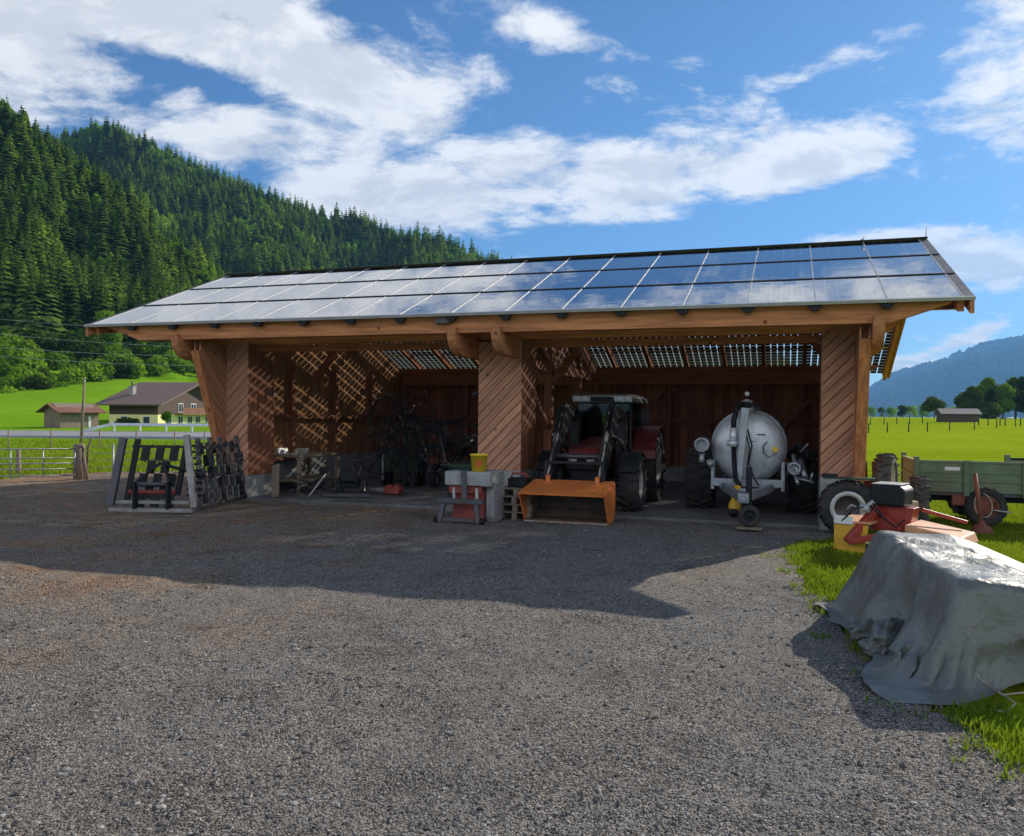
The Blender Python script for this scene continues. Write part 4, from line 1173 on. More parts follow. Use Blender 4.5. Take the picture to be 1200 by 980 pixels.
MB().tube([(.0, 1.72, 1.6), (.08, 1.7, 1.3), (.03, 1.66, 1.0), (.12, 1.62, .75), (.2, 1.7, .6)], .014, 6).tube([(-.02, 1.72, 1.5), (.04, 1.7, 1.25), (.0, 1.66, .9)], .012, 6).tube([(.34, 1.9, 1.38), (.27, 1.88, 1.3), (.28, 1.88, 1.17), (.36, 1.88, 1.1), (.5, 1.9, 1.17)], .01, 6).build('hydraulic_line', 'black', K)
MB().box(.15, .31, 1.912, 1.93, 1.50, 1.512).box(.06, .11, 1.905, 1.925, 1.37, 1.38).build('bracket', 'black', K)
MB().lathe([(1.95, .001), (1.951, .05)], (.47, 0, 1.24), 'y', 16).build('yellow_mark', 'yellow_plastic', K)
p_ = MB().lathe([(.0, .05), (.05, .10), (.12, .11), (.2, .08), (.5, .06)], (0, 0, 0), 'y', 16).build('pto_shaft', 'yellow', K, 0, (-.17, .95, .22), (R(48), 0, R(-6)))
MB().lathe([(-.1, .03), (-.09, .075), (-.02, .08), (.0, .05)], (0, 0, 0), 'y', 14).build('pto_yoke', 'black', p_)
for x in (-.96, .96): wheel(K, (x, 3.3, .58), .58, .52, 'x', 1 if x > 0 else -1, lugs=20)
MB().bar((-.9, 3.3, .58), (.9, 3.3, .58), .12, .12).build('axle', 'steel', K)
v = MB().tube([(-.80, 2.1, 1.32), (-.80, 1.75, 1.30)], .12, 16).tube([(-.80, 1.8, 1.18), (-.80, 1.7, .98)], .05, 10).tube([(-.68, 1.75, 1.02), (-.62, 1.7, .92)], .055, 12).lathe([(1.68, .09), (1.68, .14), (1.75, .14), (1.75, .09)], (-.80, 0, 1.3), 'y', 18, closed=True)
v.build('side_valve', 'zinc_rough', K)
v = MB()
for q, (a, bq, r_) in enumerate((((.7, 2.0, .95), (.8, 1.7, .92), .075), ((.78, 1.9, 1.15), (.86, 1.65, .82), .035), ((.9, 2.0, 1.05), (.98, 1.6, .78), .045), ((.86, 1.6, .76), (1.12, 1.55, .70), .022), ((1.06, 1.6, .72), (1.1, 1.55, .86), .022), ((.82, 1.75, .80), (.86, 1.6, .66), .035), ((.9, 1.9, 1.2), (1.02, 1.7, 1.36), .018))):
    v.tube([a, bq], r_, 12)
v.lathe([(1.66, .07), (1.66, .12), (1.72, .12), (1.72, .07)], (.8, 0, .92), 'y', 18, closed=True)
v.build('hose_coupling', 'zinc_rough', K)
MB().tube([(.7, 2.4, 1.1), (.86, 2.2, 1.32), (1.0, 1.9, 1.25), (1.05, 2.3, .95)], .05, 10).build('spare_hose', 'black', K)
plk = MB().box(-.20, .2, -.1, .1, -.0, .045).build('wooden_board', 'wood_grey', None, .004, (13.47, .55, 0.012))
tag(plk, 'short wooden board under the jockey wheel of the slurry tanker', 'board')

# ================================================================== MEADOW HARROW (left of the shed)
HX = Vector((2.95, -1.3, 0))
A0, A1 = Vector((2.2, -1.55, 0)), Vector((3.62, -1.12, 0))
Hn = thing('meadow_harrow', 'folded steel meadow harrow with black tine plates standing on the gravel by the left pillar', 'harrow', HX)
ux = (A1 - A0).normalized(); uy = Vector((-ux.y, ux.x, 0))
def hp(s, z, off=0.): return A0 + ux * s + uy * (off + z * .16) + Vector((0, 0, z)) - HX
Wd = (A1 - A0).length
f = MB()
f.bar(hp(.02, .12), hp(.16, 1.36), .13, .09, uy); f.build('frame_post', 'steel_grey', Hn, .006)
f = MB(); f.bar(hp(.26, .14, .12), hp(.38, 1.34, .12), .10, .06, uy); f.build('frame_post', 'black', Hn, .006)
f = MB(); f.bar(hp(Wd - .28, .3, .12), hp(Wd - .16, 1.34, .12), .10, .06, uy); f.build('frame_post', 'black', Hn, .006)
f = MB(); f.bar(hp(Wd + .12, .1, -.03), hp(Wd - .12, 1.42, -.03), .11, .09, uy); f.build('frame_post', 'steel_pale', Hn, .006)
f = MB(); f.bar(hp(.3, 1.2, .12), hp(Wd - .2, 1.2, .12), .05, .05); f.build('top_rail', 'black', Hn)
f = MB(); f.bar(hp(.02, .04), hp(Wd + .1, .04), .10, .07); f.bar(hp(.1, .18, .05), hp(Wd, .18, .05), .08, .06); f.build('bottom_rail', 'steel_pale', Hn, .006)
f = MB(); f.tube([hp(.3, .36, .1), hp(Wd - .3, .36, .1)], .045, 10); f.build('red_shaft', 'red_dull', Hn)
f = MB(); f.tube([hp(.5, .52, -.06), hp(1.12, .52, -.06)], .04, 10); f.build('hitch_bar', 'steel_grey', Hn)
f = MB()
for s_ in (.5, 1.12): f.box(hp(s_, 0).x - .025, hp(s_, 0).x + .025, hp(s_, 0).y - .06, hp(s_, 0).y + .04, .06, .56)
f.bar(hp(.5, .56, -.05), hp(.88, .9, .02), .05, .05, uy); f.bar(hp(1.12, .56, -.05), hp(.94, .9, .02), .05, .05, uy)
f.tube([hp(.86, .9, .02), hp(1.3, .78, .05), hp(1.72, .66, .1)], .03, 8)
f.build('hitch_frame', 'black', Hn, .004)
plates = []
rowz = [1.08, .82, .58, .36]
for r_, z in enumerate((1.06, .82, .58, .36, .2)):
    for k in range(4):
        s_ = .52 + k * .27 + (.13 if r_ % 2 else 0.) + .02 * z
        if s_ > Wd - .35: continue
        plates.append((s_, z))
for s_, z in plates:
    q = MB(); q.bar(hp(s_, z - .12, .10), hp(s_ + .025, z + .12, .10), .15, .025, uy); q.build('tine_plate', 'black', Hn)
f = MB()
for z in (1.2, .94, .7, .47): 
    pts = [hp(.3 + i * (Wd - .5) / 8, z + (.03 if i % 2 else -.02), .1) for i in range(9)]
    f.tube(pts, .009, 5)
f.build('chain', 'steel', Hn)
f = MB()
for i in range(9):
    z = .3 + i * .115
    f.bar(hp(Wd - .13 - .02 * z, z, .2), hp(Wd + .22 - .16 * z, z, .2), .05, .04)
f.build('tine_rack', 'black', Hn)
# second leaf, folded back towards the shed
B0, B1 = Vector((3.66, -.82, 0)), Vector((3.24, 1.08, 0))
vx = (B1 - B0).normalized(); vy = Vector((vx.y, -vx.x, 0))
def gp(s, z, off=0.): return B0 + vx * s + vy * (off - z * .10) + Vector((0, 0, z)) - HX
Wb = (B1 - B0).length
for s_, m_, lean in ((.02, 'steel_grey', .1), (.5, 'steel', .1), (1.0, 'steel_grey', .0), (1.9, 'steel_grey', -.12)):
    f = MB(); f.bar(gp(s_, .05), gp(s_ + lean, 1.36), .09, .07, vy); f.build('frame_post', m_, Hn, .005)
f = MB(); f.bar(gp(0, 1.18), gp(1.8, 1.18), .05, .05); f.bar(gp(0, .07), gp(Wb, .07), .09, .07); f.bar(gp(0, .62), gp(Wb, .62), .04, .04); f.build('leaf_rail', 'steel', Hn, .004)
for r_ in range(5):
    for k in range(7):
        s_ = .18 + k * .26 + (.13 if r_ % 2 else 0.); z = .24 + r_ * .23
        q = MB(); q.bar(gp(s_, z - .11, .03), gp(s_ - .02, z + .11, .03), .15, .025, vy)
        if s_ < Wb - .02: q.build('tine_plate', 'steel_grey' if (r_ + k) % 3 else 'black', Hn)
        if s_ > .9 and s_ < Wb - .2 and r_ < 3:
            q = MB(); q.bar(gp(s_ + .13, z - .10, -.06), gp(s_ + .12, z + .10, -.06), .13, .02, vy); q.build('light_plate', 'rim', Hn)
f = MB()
for i in range(26):
    s_ = rnd.uniform(.05, Wb); z = rnd.uniform(.2, 1.2)
    MB().tube([gp(s_, z, .05), gp(s_ + rnd.uniform(-.1, .1), z - .1, .1), gp(s_ + rnd.uniform(-.2, .2), z - .16, .05)], .012, 5).build('tine', 'steel', Hn)
f = MB()
for i in range(5): f.lathe([(-.012, .05), (.012, .05), (.012, .036), (-.012, .036)], tuple(gp(.05, .5 + i * .16, .02)), 'x', 14, closed=True)
f.build('chain_ring', 'steel_pale', Hn)

# ================================================================== COUNTERWEIGHT, BUCKET, PALLETS
C0 = Vector((8.44, -.46, 0))
Wt = thing('counterweight', 'concrete and red steel counterweight block in front of the middle pillar', 'counterweight', C0)
MB().box(0, .84, .0, .74, .64, .88).prism([(.012, .868), (.752, .868), (.752, .1), (.64, .0), (.28, .0), (.22, .1), (.22, .6), (.012, .63)], .68, .832, 'yz').box(.1, .68, .3, .73, .03, .635).build('concrete_block', 'concrete', Wt, .02)
MB().box(.06, .66, .06, .2, .50, .635).box(.1, .66, .14, .28, .05, .495).build('red_frame', 'red_dull', Wt, .008)
for x in (.14, .56): MB().box(x, x + .045, .03, .08, .42, .6).build('lug', 'rim', Wt)
MB().bar((.36, -.02, .90), (.4, -.04, .36), .09, .06, (0, -1, 0)).build('centre_post', 'steel_grey', Wt, .006)
MB().bar((-.08, -.1, .385), (.76, -.1, .385), .10, .08).build('top_bar', 'steel_grey', Wt, .006)
for a, bq in (((.03, -.1, .34), (-.03, -.14, .02)), ((.63, -.1, .34), (.69, -.14, .02))): MB().bar(a, bq, .08, .07, (0, -1, 0)).build('leg', 'steel_grey', Wt, .006)
MB().bar((.03, -.13, .07), (.63, -.13, .07), .07, .06).build('bottom_bar', 'steel_grey', Wt, .006)
for x in (-.09, .75): MB().lathe([(-.03, .001), (-.03, .055), (.03, .055), (.03, .001)], (x, -.14, .06), 'x', 14).build('foot_roller', 'black', Wt)
Bk = thing('plastic_bucket', 'yellow plastic bucket with an orange diamond label on top of the concrete counterweight', 'bucket', C0 + Vector((.56, .2, .881)))
MB().lathe([(0, .001), (0, .125), (.27, .148), (.27, .158), (.30, .158), (.30, .145), (.285, .14), (.02, .115), (.02, .001)], (0, 0, 0), 'z', 32).build('tub', 'yellow_plastic', Bk)
lb = MB(); nn = 12
vs = []
for k in range(-4, 5):
    for j in range(-4, 5):
        if abs(k) + abs(j) <= 4:
            pass
for k in range(-5, 5):
    a0, a1_ = R(-72 + k * 6), R(-72 + (k + 1) * 6)
    w0, w1 = .075 * (1 - abs(k) / 5.), .075 * (1 - abs(k + 1) / 5.)
    def q_(a, z): 
        r_ = .125 + z / .27 * .023 + .0025
        return (math.cos(a) * r_, math.sin(a) * r_, z)
    if abs(k) < 5 or abs(k + 1) < 5:
        lb.add([q_(a0, .14 - w0), q_(a1_, .14 - w1), q_(a1_, .14 + w1), q_(a0, .14 + w0)], [(0, 1, 2, 3)])
lb.build('label', 'orange_label', Bk)
MB().tube([(math.cos(a) * .155, -.03 + math.sin(a) * .04, .285 - .0 * a) for a in [i * math.pi / 8 for i in range(9)]], .004, 5).build('handle', 'steel', Bk)
hz_ = MB()
pts = [(math.cos(i * .5) * (.13 + .006 * i) * 1.25, math.sin(i * .5) * (.10 + .003 * i), .02 + .028 * (i // 12) + .012 * math.sin(i)) for i in range(40)]
hz_.tube(pts, .012, 6)
ho = hz_.build('garden_hose', 'green_dark', None, 0, C0 + Vector((.18, .36, .885)))
tag(ho, 'coil of green hose on the left end of the concrete counterweight', 'hose')
def pallet(loc, label, rz=0.):
    p = thing('pallet', label, 'pallet', loc, rz, 'wooden pallets stacked by the counterweight')
    top = MB()
    for k in range(5): top.box(-.3, .3, -.4 + k * .17, -.28 + k * .17, .115, .137)
    top.build('deck_board', 'wood_greyx', p)
    bl = MB()
    for x in (-.26, 0, .26): 
        for y in (-.34, 0, .34): bl.box(x - .045, x + .045, y - .06, y + .06, .022, .114)
    bl.build('block', 'wood_grey', p)
    bt = MB()
    for x in (-.26, 0, .26): bt.box(x - .045, x + .045, -.4, .4, .0, .021)
    bt.build('bottom_board', 'wood_grey', p)
    return p
for k, wd_ in enumerate(('lowest', 'second lowest', 'third from the ground', 'topmost')):
    pallet((9.50 + rnd.uniform(-.02, .02), .62, .012 + k * .1385), 'grey wooden pallet beside the counterweight, %s of its stack' % wd_, rnd.uniform(-.05, .05))
cb = thing('tool_crate', 'dark tool crate with a red handle on top of the pallet stack', 'crate', (9.48, .52, .568))
MB().box(-.17, .17, -.14, .14, 0, .02).box(-.17, -.15, -.14, .14, .02, .16).box(.15, .17, -.14, .14, .02, .16).box(-.149, .149, -.14, -.12, .02, .16).box(-.149, .149, .12, .14, .02, .16).build('box', 'black', cb, .004)
MB().tube([(-.15, 0, .16), (-.13, 0, .24), (.13, 0, .24), (.15, 0, .16)], .018, 8).build('handle', 'red', cb)

# ================================================================== LEFT BAY CLUTTER
def gz(u, v, z=.045): return Vector((u, v, z))
tb = thing('work_bench', 'grey work bench against the left wall behind the pillar', 'bench', gz(3.2, 3.3))
MB().box(-.4, .5, -.9, .9, .80, .85).build('top', 'wood_greyx', tb, .004)
for x in (-.34, .44):
    for y in (-.82, .82): MB().box(x - .04, x + .04, y - .04, y + .04, 0, .8).build('leg', 'wood_grey', tb)
MB().box(-.36, .46, -.85, .85, .25, .28).build('shelf', 'wood_greyx', tb)
bs = MB()
bs.prism([(-.28, 0), (.28, 0), (.33, .14), (.25, .14), (.2, .02), (-.2, .02), (-.25, .14), (-.33, .14)], -.2, .2, 'xz')
o = bs.build('metal_tray', 'rim', None, .003, gz(3.25, 2.75, .90)); tag(o, 'pale metal tray on the work bench', 'tray')
sg = thing('round_mesh_guard', 'round pale wire guard hanging on the left wall of the shed', 'guard', (2.72, 2.5, 2.36))
MB().lathe([(0, .27), (.03, .27), (.03, .24), (0, .24)], (0, 0, 0), 'x', 28, closed=True).build('ring', 'white', sg)
MB().lathe([(.012, .24), (.014, .001)], (0, 0, 0), 'x', 28).build('dish', 'zinc_rough', sg)
g_ = MB()
for k in range(4): 
    a = R(45 + 90 * k)
for s_ in (-.12, 0, .12):
    g_.bar((.03, s_ - .2, -.2 + abs(s_)), (.03, s_ + .2, .2 - abs(s_)), .02, .01, (1, 0, 0)); g_.bar((.04, s_ + .2, -.2 + abs(s_)), (.04, s_ - .2, .2 - abs(s_)), .02, .01, (1, 0, 0))
g_.build('grid', 'white', sg)
o = MB().bar((0, 0, 0), (-.22, .34, .66), .17, .03, (0, -1, .5)).build('leaning_board', 'wood_grey', None, 0, gz(3.72, 1.45, .06)); tag(o, 'short weathered board leaning against the bench behind the harrow', 'board')
sc_ = MB()
for i in range(26):
    p0 = Vector((rnd.uniform(-.5, .5), rnd.uniform(-.4, .4), rnd.uniform(.03, .25))); d = Vector((rnd.uniform(-1, 1), rnd.uniform(-1, 1), rnd.uniform(0, .7))).normalized() * rnd.uniform(.25, .7)
    p0.z = max(p0.z, .03); sc_.tube([p0, p0 + d], rnd.choice((.01, .014, .02)), 6)
o = sc_.build('scrap_rods', 'steel', None, 0, gz(4.15, 2.4)); tag(o, 'heap of dark steel rods on the shed floor beside the bench', 'scrap metal')
sp_ = MB().tube([(0, 0, .02), (.2, .35, .5)], .018, 6)
o = sp_.build('pale_rod', 'rim', None, 0, gz(4.35, 1.75)); tag(o, 'single pale rod leaning out of the rod heap', 'rod')
# walk-behind mower
mw = thing('motor_mower', 'small black walk behind motor mower parked in the left bay', 'mower', gz(4.95, 2.5), R(20))
for x in (-.25, .25): wheel(mw, (x, .0, .19), .19, .11, 'x', 1 if x > 0 else -1, lugs=14, lug=.012)
MB().box(-.17, .17, -.2, .25, .18, .34).build('gearbox', 'black', mw, .02)
en = MB().box(-.16, .16, -.42, -.05, .34, .56).lathe([(.56, .1), (.6, .1), (.62, .06), (.62, .001)], (0, -.22, 0), 'z', 16).build('engine', 'black', mw, .02)
MB().tube([(-.08, .2, .34), (-.2, .6, .75), (-.28, .95, .85)], .018, 7).tube([(.08, .2, .34), (.2, .6, .75), (.28, .95, .85)], .018, 7).tube([(-.2, .6, .75), (.2, .6, .75)], .014, 6).build('handlebar', 'steel', mw)
MB().box(-.5, .5, -.62, -.5, .04, .1).build('cutter_bar', 'steel', mw)
# chainsaw
cs = thing('chainsaw', 'dull red chainsaw lying on the floor at the back of the left bay', 'chainsaw', gz(5.75, 3.0), R(-10))
MB().prism([(-.2, .02), (.16, .02), (.2, .14), (.1, .24), (-.16, .22), (-.24, .12)], -.1, .1, 'xz').build('body', 'red_dull', cs, .02)
MB().tube([(.05, -.11, .2), (.08, -.12, .33), (.08, .12, .33), (.05, .11, .2)], .018, 8).build('handle', 'black', cs)
MB().prism([(-.2, .05), (-.65, .07), (-.68, .1), (-.65, .13), (-.2, .15)], -.006, .006, 'xz').build('guide_bar', 'steel_pale', cs)
# rotary tedder standing folded
td = thing('hay_tedder', 'folded dark hay tedder with spring tines filling the back of the left bay', 'hay tedder', gz(6.0, 5.6))
MB().bar((-1.3, 0, .75), (1.2, 0, .85), .14, .12).bar((0, -.0, .8), (.1, -1.3, .5), .12, .12).build('main_beam', 'black', td, .01)
for i, (x, y, z, tl) in enumerate(((-1.2, -.2, 1.55, 62), (-.35, .25, 1.35, 66), (.55, -.2, 1.1, 50), (1.1, .35, 1.0, 70))):
    ro = bpy.data.objects.new('rotor', None)
    rm_ = MB().lathe([(-.06, .001), (-.06, .12), (.05, .16), (.06, .001)], (0, 0, 0), 'z', 18)
    for k in range(6):
        a = k * math.pi / 3
        rm_.tube([(0, 0, 0), (math.cos(a) * .62, math.sin(a) * .62, -.03)], .02, 6)
    r_o = rm_.build('rotor', 'steel', td, 0, (x, y, z), (R(tl), R(15 * (i - 1)), R(10 * i)))
    tm = MB()
    for k in range(6):
        a = k * math.pi / 3
        for da in (-.1, .1):
            c_, s_ = math.cos(a + da), math.sin(a + da)
            tm.tube([(math.cos(a) * .6, math.sin(a) * .6, -.03), (c_ * .68, s_ * .68, -.12), (c_ * .72, s_ * .72, -.42)], .007, 5)
    tm.build('spring_tine', 'steel', r_o)
    MB().bar((x, y, z), (x * .6, 0, .78), .08, .08).build('arm', 'black', td)
for x in (-1.0, -.2, .7): wheel(td, (x, -.5, .2), .2, .14, 'x', 1, lugs=10, lug=.004)
MB().tube([(-.6, -.9, 1.0), (-.2, -.95, .65), (.5, -1.0, .1)], .03, 8).build('support_tube', 'steel_grey', td)
MB().box(-.1, .35, -1.1, -.8, .62, .9).build('gear_housing', 'rust', td, .03)
MB().bar((-1.35, -.3, 1.9), (-.2, .1, 1.2), .1, .06).bar((-1.3, -.2, 1.2), (.5, -.2, 1.72), .08, .06).bar((-.6, -.4, 1.62), (.9, -.3, 1.55), .05, .05).build('safety_bar', 'black', td)
rk = thing('wheel_rake', 'tall dark wheel rake with tine rings parked in front of the hay tedder', 'hay rake', gz(5.55, 4.3), R(12))
MB().bar((-.9, .1, .9), (1.2, .3, 1.1), .12, .12).bar((-.2, .1, .1), (-.1, .1, 1.9), .1, .1).bar((.8, .2, .1), (.75, .2, 1.7), .1, .1).bar((-.2, .1, 1.85), (.9, .2, 1.2), .07, .07).build('rake_frame', 'black', rk, .008)
for q, (x, z, tl_) in enumerate(((-.75, .85, 14), (-.1, 1.0, -8), (.55, .9, 10), (1.15, .78, -12), (.1, 1.75, 20), (-.55, 1.7, -15))):
    rg = MB().lathe([(-.015, .50), (.015, .50), (.015, .47), (-.015, .47)], (0, 0, 0), 'y', 28, closed=True).lathe([(-.03, .001), (-.03, .07), (.03, .07), (.03, .001)], (0, 0, 0), 'y', 12)
    for k in range(12):
        a = k * math.pi / 6; rg.tube([(math.cos(a) * .06, 0, math.sin(a) * .06), (math.cos(a) * .48, 0, math.sin(a) * .48)], .008, 5)
    ro_ = rg.build('tine_ring', 'black', rk, 0, (x, -.12 - .05 * (q % 2), z), (0, 0, R(tl_)))
    tn = MB()
    for k in range(26):
        a = k * math.pi / 13; tn.tube([(math.cos(a) * .49, 0, math.sin(a) * .49), (math.cos(a + .12) * .60, -.03, math.sin(a + .12) * .60), (math.cos(a + .3) * .66, -.05, math.sin(a + .3) * .66)], .006, 4)
    tn.build('tines', 'steel', ro_)
MB().tube([(-.2, -.2, 1.9), (.3, -.3, 1.3), (.5, -.35, .6), (.9, -.4, .15)], .022, 7).tube([(-.7, -.2, 1.5), (-.4, -.3, .9), (-.5, -.3, .1)], .02, 7).build('hose', 'seam', rk)
gm = thing('green_seeder_box', 'dark green machine box standing beside the hay tedder in the left bay', 'machine', gz(4.85, 5.3))
MB().prism([(-.5, .35), (.5, .35), (.62, .8), (-.62, .8)], -.3, .3, 'xz').build('hopper', 'green_dark', gm, .02)
for x in (-.45, .45): MB().box(x - .04, x + .04, -.25, .25, 0, .36).build('leg', 'black', gm)
MB().tube([(-.4, -.35, .8), (-.4, -.35, .15)], .03, 8).build('pipe', 'rim', gm)
# red implement by the counterweight
ri = thing('red_sprayer', 'low red wheeled implement with a grey engine behind the counterweight', 'implement', gz(7.55, 3.4))
MB().box(-.4, .45, -.3, .3, .3, .37).box(-.4, -.33, -.3, .3, .1, .3).build('frame', 'red_dull', ri, .01)
MB().box(-.15, .3, -.2, .2, .37, .68).lathe([(.68, .13), (.74, .13), (.77, .08), (.77, .001)], (.05, 0, 0), 'z', 18).build('engine', 'steel', ri, .03)
for x in (-.38, .42): wheel(ri, (x, -.34, .17), .17, .1, 'y', -1, lugs=10, lug=.004)
MB().tube([(-.4, 0, .35), (-.75, 0, .8), (-.9, 0, 1.4)], .02, 7).build('handle', 'steel', ri)
MB().box(-.35, -.2, -.28, -.1, .37, .62).build('canister', 'yellow', ri, .03)
# things on the back wall and on the middle pillar
o = MB().tube([(-.3, 0, 1.2), (-.33, -.02, .55), (-.25, -.03, .28), (0, -.04, .15), (.25, -.03, .28), (.33, -.02, .55), (.3, 0, 1.2)], .035, 8).build('hanging_strap', 'black', None, 0, (6.0, 9.46, .75))
tag(o, 'long black strap hanging in a loop on the back wall of the left bay', 'strap')
for z, lab, s_ in ((2.28, 'dark bundle hanging high on the left side of the middle pillar', 1.0), (1.42, 'dark bundle hanging low on the left side of the middle pillar', 1.15)):
    q = thing('hanging_bundle', lab, 'bundle', (8.30, 1.85, z))
    MB().lathe([(-.16 * s_, .001), (-.15 * s_, .09 * s_), (-.04, .13 * s_), (.06, .10 * s_), (.12, .03), (.13, .001)], (-.02, 0, 0), 'z', 14).build('bag', 'black', q)
    MB().tube([(-.02, 0, .1), (.06, 0, .2), (.13, 0, .24)], .012, 6).build('cord', 'seam', q)
    MB().bar((-.25, -.05, -.02), (.05, .05, .05), .16, .09).build('flap', 'seam', q, .02)
fb = thing('firewood_bin', 'dark green bin with brushwood in the right bay beside the middle pillar', 'bin', gz(9.55, 4.1))
MB().box(-.3, .25, -.35, .35, 0, .5).build('bin', 'green_dark', fb, .02)
f = MB()
for i in range(40):
    p0 = Vector((rnd.uniform(-.25, .2), rnd.uniform(-.3, .3), .45)); f.tube([p0, p0 + Vector((rnd.uniform(-.2, .2), rnd.uniform(-.2, .2), rnd.uniform(.2, .7)))], .012, 5)
f.build('twigs', 'bark', fb)
rb = thing('red_storage_box', 'dark red storage box at the back wall between tractor and tanker', 'box', gz(11.9, 8.9))
MB().box(-.35, .35, -.25, .25, 0, .5).build('body', 'red_dull', rb, .02); MB().box(-.37, .37, -.27, .27, .505, .55).build('lid', 'red_dull', rb, .01)

# ================================================================== RIGHT SIDE: WHEEL, MOWER, TRAILER
lw = thing('loose_wheel', 'loose tractor wheel with a pale rim leaning at the foot of the right pillar', 'wheel', (14.98, .72, -.02), 0)
e = tyre(MB(), (0, 0, .44), .43, .28, 'y', 18, .02, .62).build('tyre', 'rubber', lw)
rm_ = MB().lathe([(-.12, .275), (-.14, .268), (-.13, .205), (-.05, .20), (.03, .19)], (0, 0, .44), 'y', 32).build('rim', 'rim', lw)
MB().lathe([(.03, .19), (.05, .17), (.06, .05), (.06, .001)], (0, 0, .44), 'y', 32).build('disc', 'steel', rm_)
MB().tube([(-.02, -.1, .42), (.05, -.12, .5), (.12, -.1, .47)], .015, 6).build('valve_hook', 'rim', lw)
rb2 = thing('plank_offcut', 'thin green edged plank lying across the top of the loose wheel', 'plank', (15.02, .62, .885))
MB().box(-.42, .36, -.06, .10, 0, .03).build('plank', 'green_dark', rb2); MB().box(-.44, -.2, -.07, .06, .03, .08).build('end_cap', 'black', rb2, .01)
dm = thing('disc_mower', 'disc mower with black hood, red frame and yellow skirt beside the right pillar', 'mower', (15.38, -1.02, 0), R(-22))
MB().prism([(-.20, .0), (.24, .0), (.26, .22), (.19, .285), (-.18, .285), (-.215, .22)], -.02, .44, 'xz').build('hood', 'black', dm, .03, (.02, -.15, .66))
MB().box(-.185, .2, .0, .42, 0, .015).build('hood_top', 'rim', dm, .006, (.02, -.15, .95))
MB().prism([(-.2, .3), (.3, .3), (.36, .64), (-.12, .66)], -.05, .25, 'xz').bar((-.1, -.1, .62), (-.38, -.48, .16), .10, .10).bar((-.1, -.1, .6), (.25, -.25, .35), .05, .05).bar((-.36, -.5, .16), (.1, -.42, .3), .08, .08).bar((.42, .1, .62), (.9, .5, .45), .05, .05).build('frame', 'red', dm, .01)
MB().box(-.62, -.1, -.35, .45, .40, .435).build('deck', 'orange_pale', dm, .012)
MB().prism([(.3, .14), (.98, .12), (1.05, .20), (1.0, .33), (.3, .44)], -.26, .50, 'xz').build('side_deck', 'orange_pale', dm, .02)
MB().prism([(-.58, .02), (-.2, .0), (-.14, .385), (-.60, .385)], -.34, -.31, 'xz').prism([(-.34, .02), (.42, .02), (.42, .385), (-.34, .385)], -.61, -.585, 'yz').build('skirt', 'yellow', dm, .006)
MB().box(.34, .92, -.29, -.262, .03, .17).build('side_skirt', 'yellow', dm, .006)
MB().box(-.60, -.34, -.37, -.352, .385, .5).build('warning_plate', 'white', dm, .004)
MB().tube([(-.5, -.36, .42), (-.3, -.4, .62), (-.12, -.3, .66), (0, -.25, .5)], .012, 6).tube([(-.1, -.3, .7), (.06, -.36, .52), (.2, -.3, .4), (.3, -.25, .5)], .012, 6).build('hydraulic_hose', 'black', dm)
MB().lathe([(-.06, .001), (-.06, .06), (.06, .06), (.06, .001)], (-.2, -.3, .62), 'x', 14).tube([(-.2, -.3, .62), (-.1, -.26, .72)], .035, 8).build('hydraulic_motor', 'rim', dm, .006)
MB().bar((.02, -.1, 0.0), (.02, -.1, .32), .1, .1).box(-.55, .9, .05, .2, .0, .08).build('cutter_beam', 'steel', dm)
# two old lugged wheels and a tan drum behind the mower
w1 = thing('old_lugged_wheel', 'old dusty lugged wheel standing upright beside the trailer corner', 'wheel', (16.22, 2.2, 0.0), R(-4))
e = wheel(w1, (0, 0, .42), .42, .27, 'x', 1, 'rubber_dusty', 'tan', 14, .6, .035, 'tyre')
w2 = thing('old_lugged_wheel', 'old pale lugged wheel raised on blocks behind the black mower hood', 'wheel', (15.62, 1.5, 0), R(-16))
e = wheel(w2, (0, 0, .86), .38, .27, 'x', 1, 'rubber_dusty', 'tan', 14, .6, .035, 'tyre')
MB().box(-.2, .2, -.3, .3, 0, .28).box(-.18, .18, -.26, .26, .281, .5).build('block', 'wood_grey', w2, .006)
tp = thing('tan_canister', 'tan plastic canister between the mower hood and the upright old wheel', 'canister', (15.95, 1.35, 0), R(20))
MB().box(-.1, .1, -.15, .15, 0, .52).build('body', 'tan', tp, .03); MB().lathe([(.52, .04), (.58, .04), (.58, .001)], (0, 0, 0), 'z', 12).build('cap', 'black', tp)
ib = MB()
for x in (-.12, .02): ib.bar((x, 0, 0), (x - .06, .1, 1.12), .05, .05)
ib.bar((-.2, .02, .55), (.12, .02, .55), .04, .08); ib.box(-.2, .12, -.05, .1, .62, .8)
o = ib.build('wooden_rack', 'rust', None, .004, (15.5, 1.75, 0)); tag(o, 'narrow rusty rack standing between the right pillar and the pale old wheel', 'rack')

tl = thing('tipping_trailer', 'green metal sided tipping trailer parked on the grass right of the shed', 'trailer', (17.3, 3.4, 0))
x0, x1, y0, y1, z0, z1 = -1.07, 3.2, -.79, .9, .58, 1.13
MB().box(x0, x1, y0, y1, z0 - .06, z0).build('bed', 'steel', tl)
def side(mbn, a0_, a1_, yy, m):
    b_ = MB().box(a0_, a1_, yy - .02, yy + .02, z0 + .005, z1)
    for z in (.60, .78, .93, 1.11): b_.box(a0_, a1_, yy - .038 if yy < 0 else yy - .02, yy - .021 if yy < 0 else yy + .038, z - .02, z + .02)
    o = b_.build(mbn, m, tl, .004)
    return o
sd_ = side('side_board', x0 + .05, x1, y0, 'trailer_green')
for x in (-.28, .62, 1.55): MB().box(x - .045, x + .045, y0 - .065, y0 - .039, z0 - .06, z1 + .01).build('stake', 'trailer_green', sd_, .004)
MB().box(-.62, -.38, y0 - .026, y0 - .022, .96, 1.02).build('maker_plate', 'white', sd_)
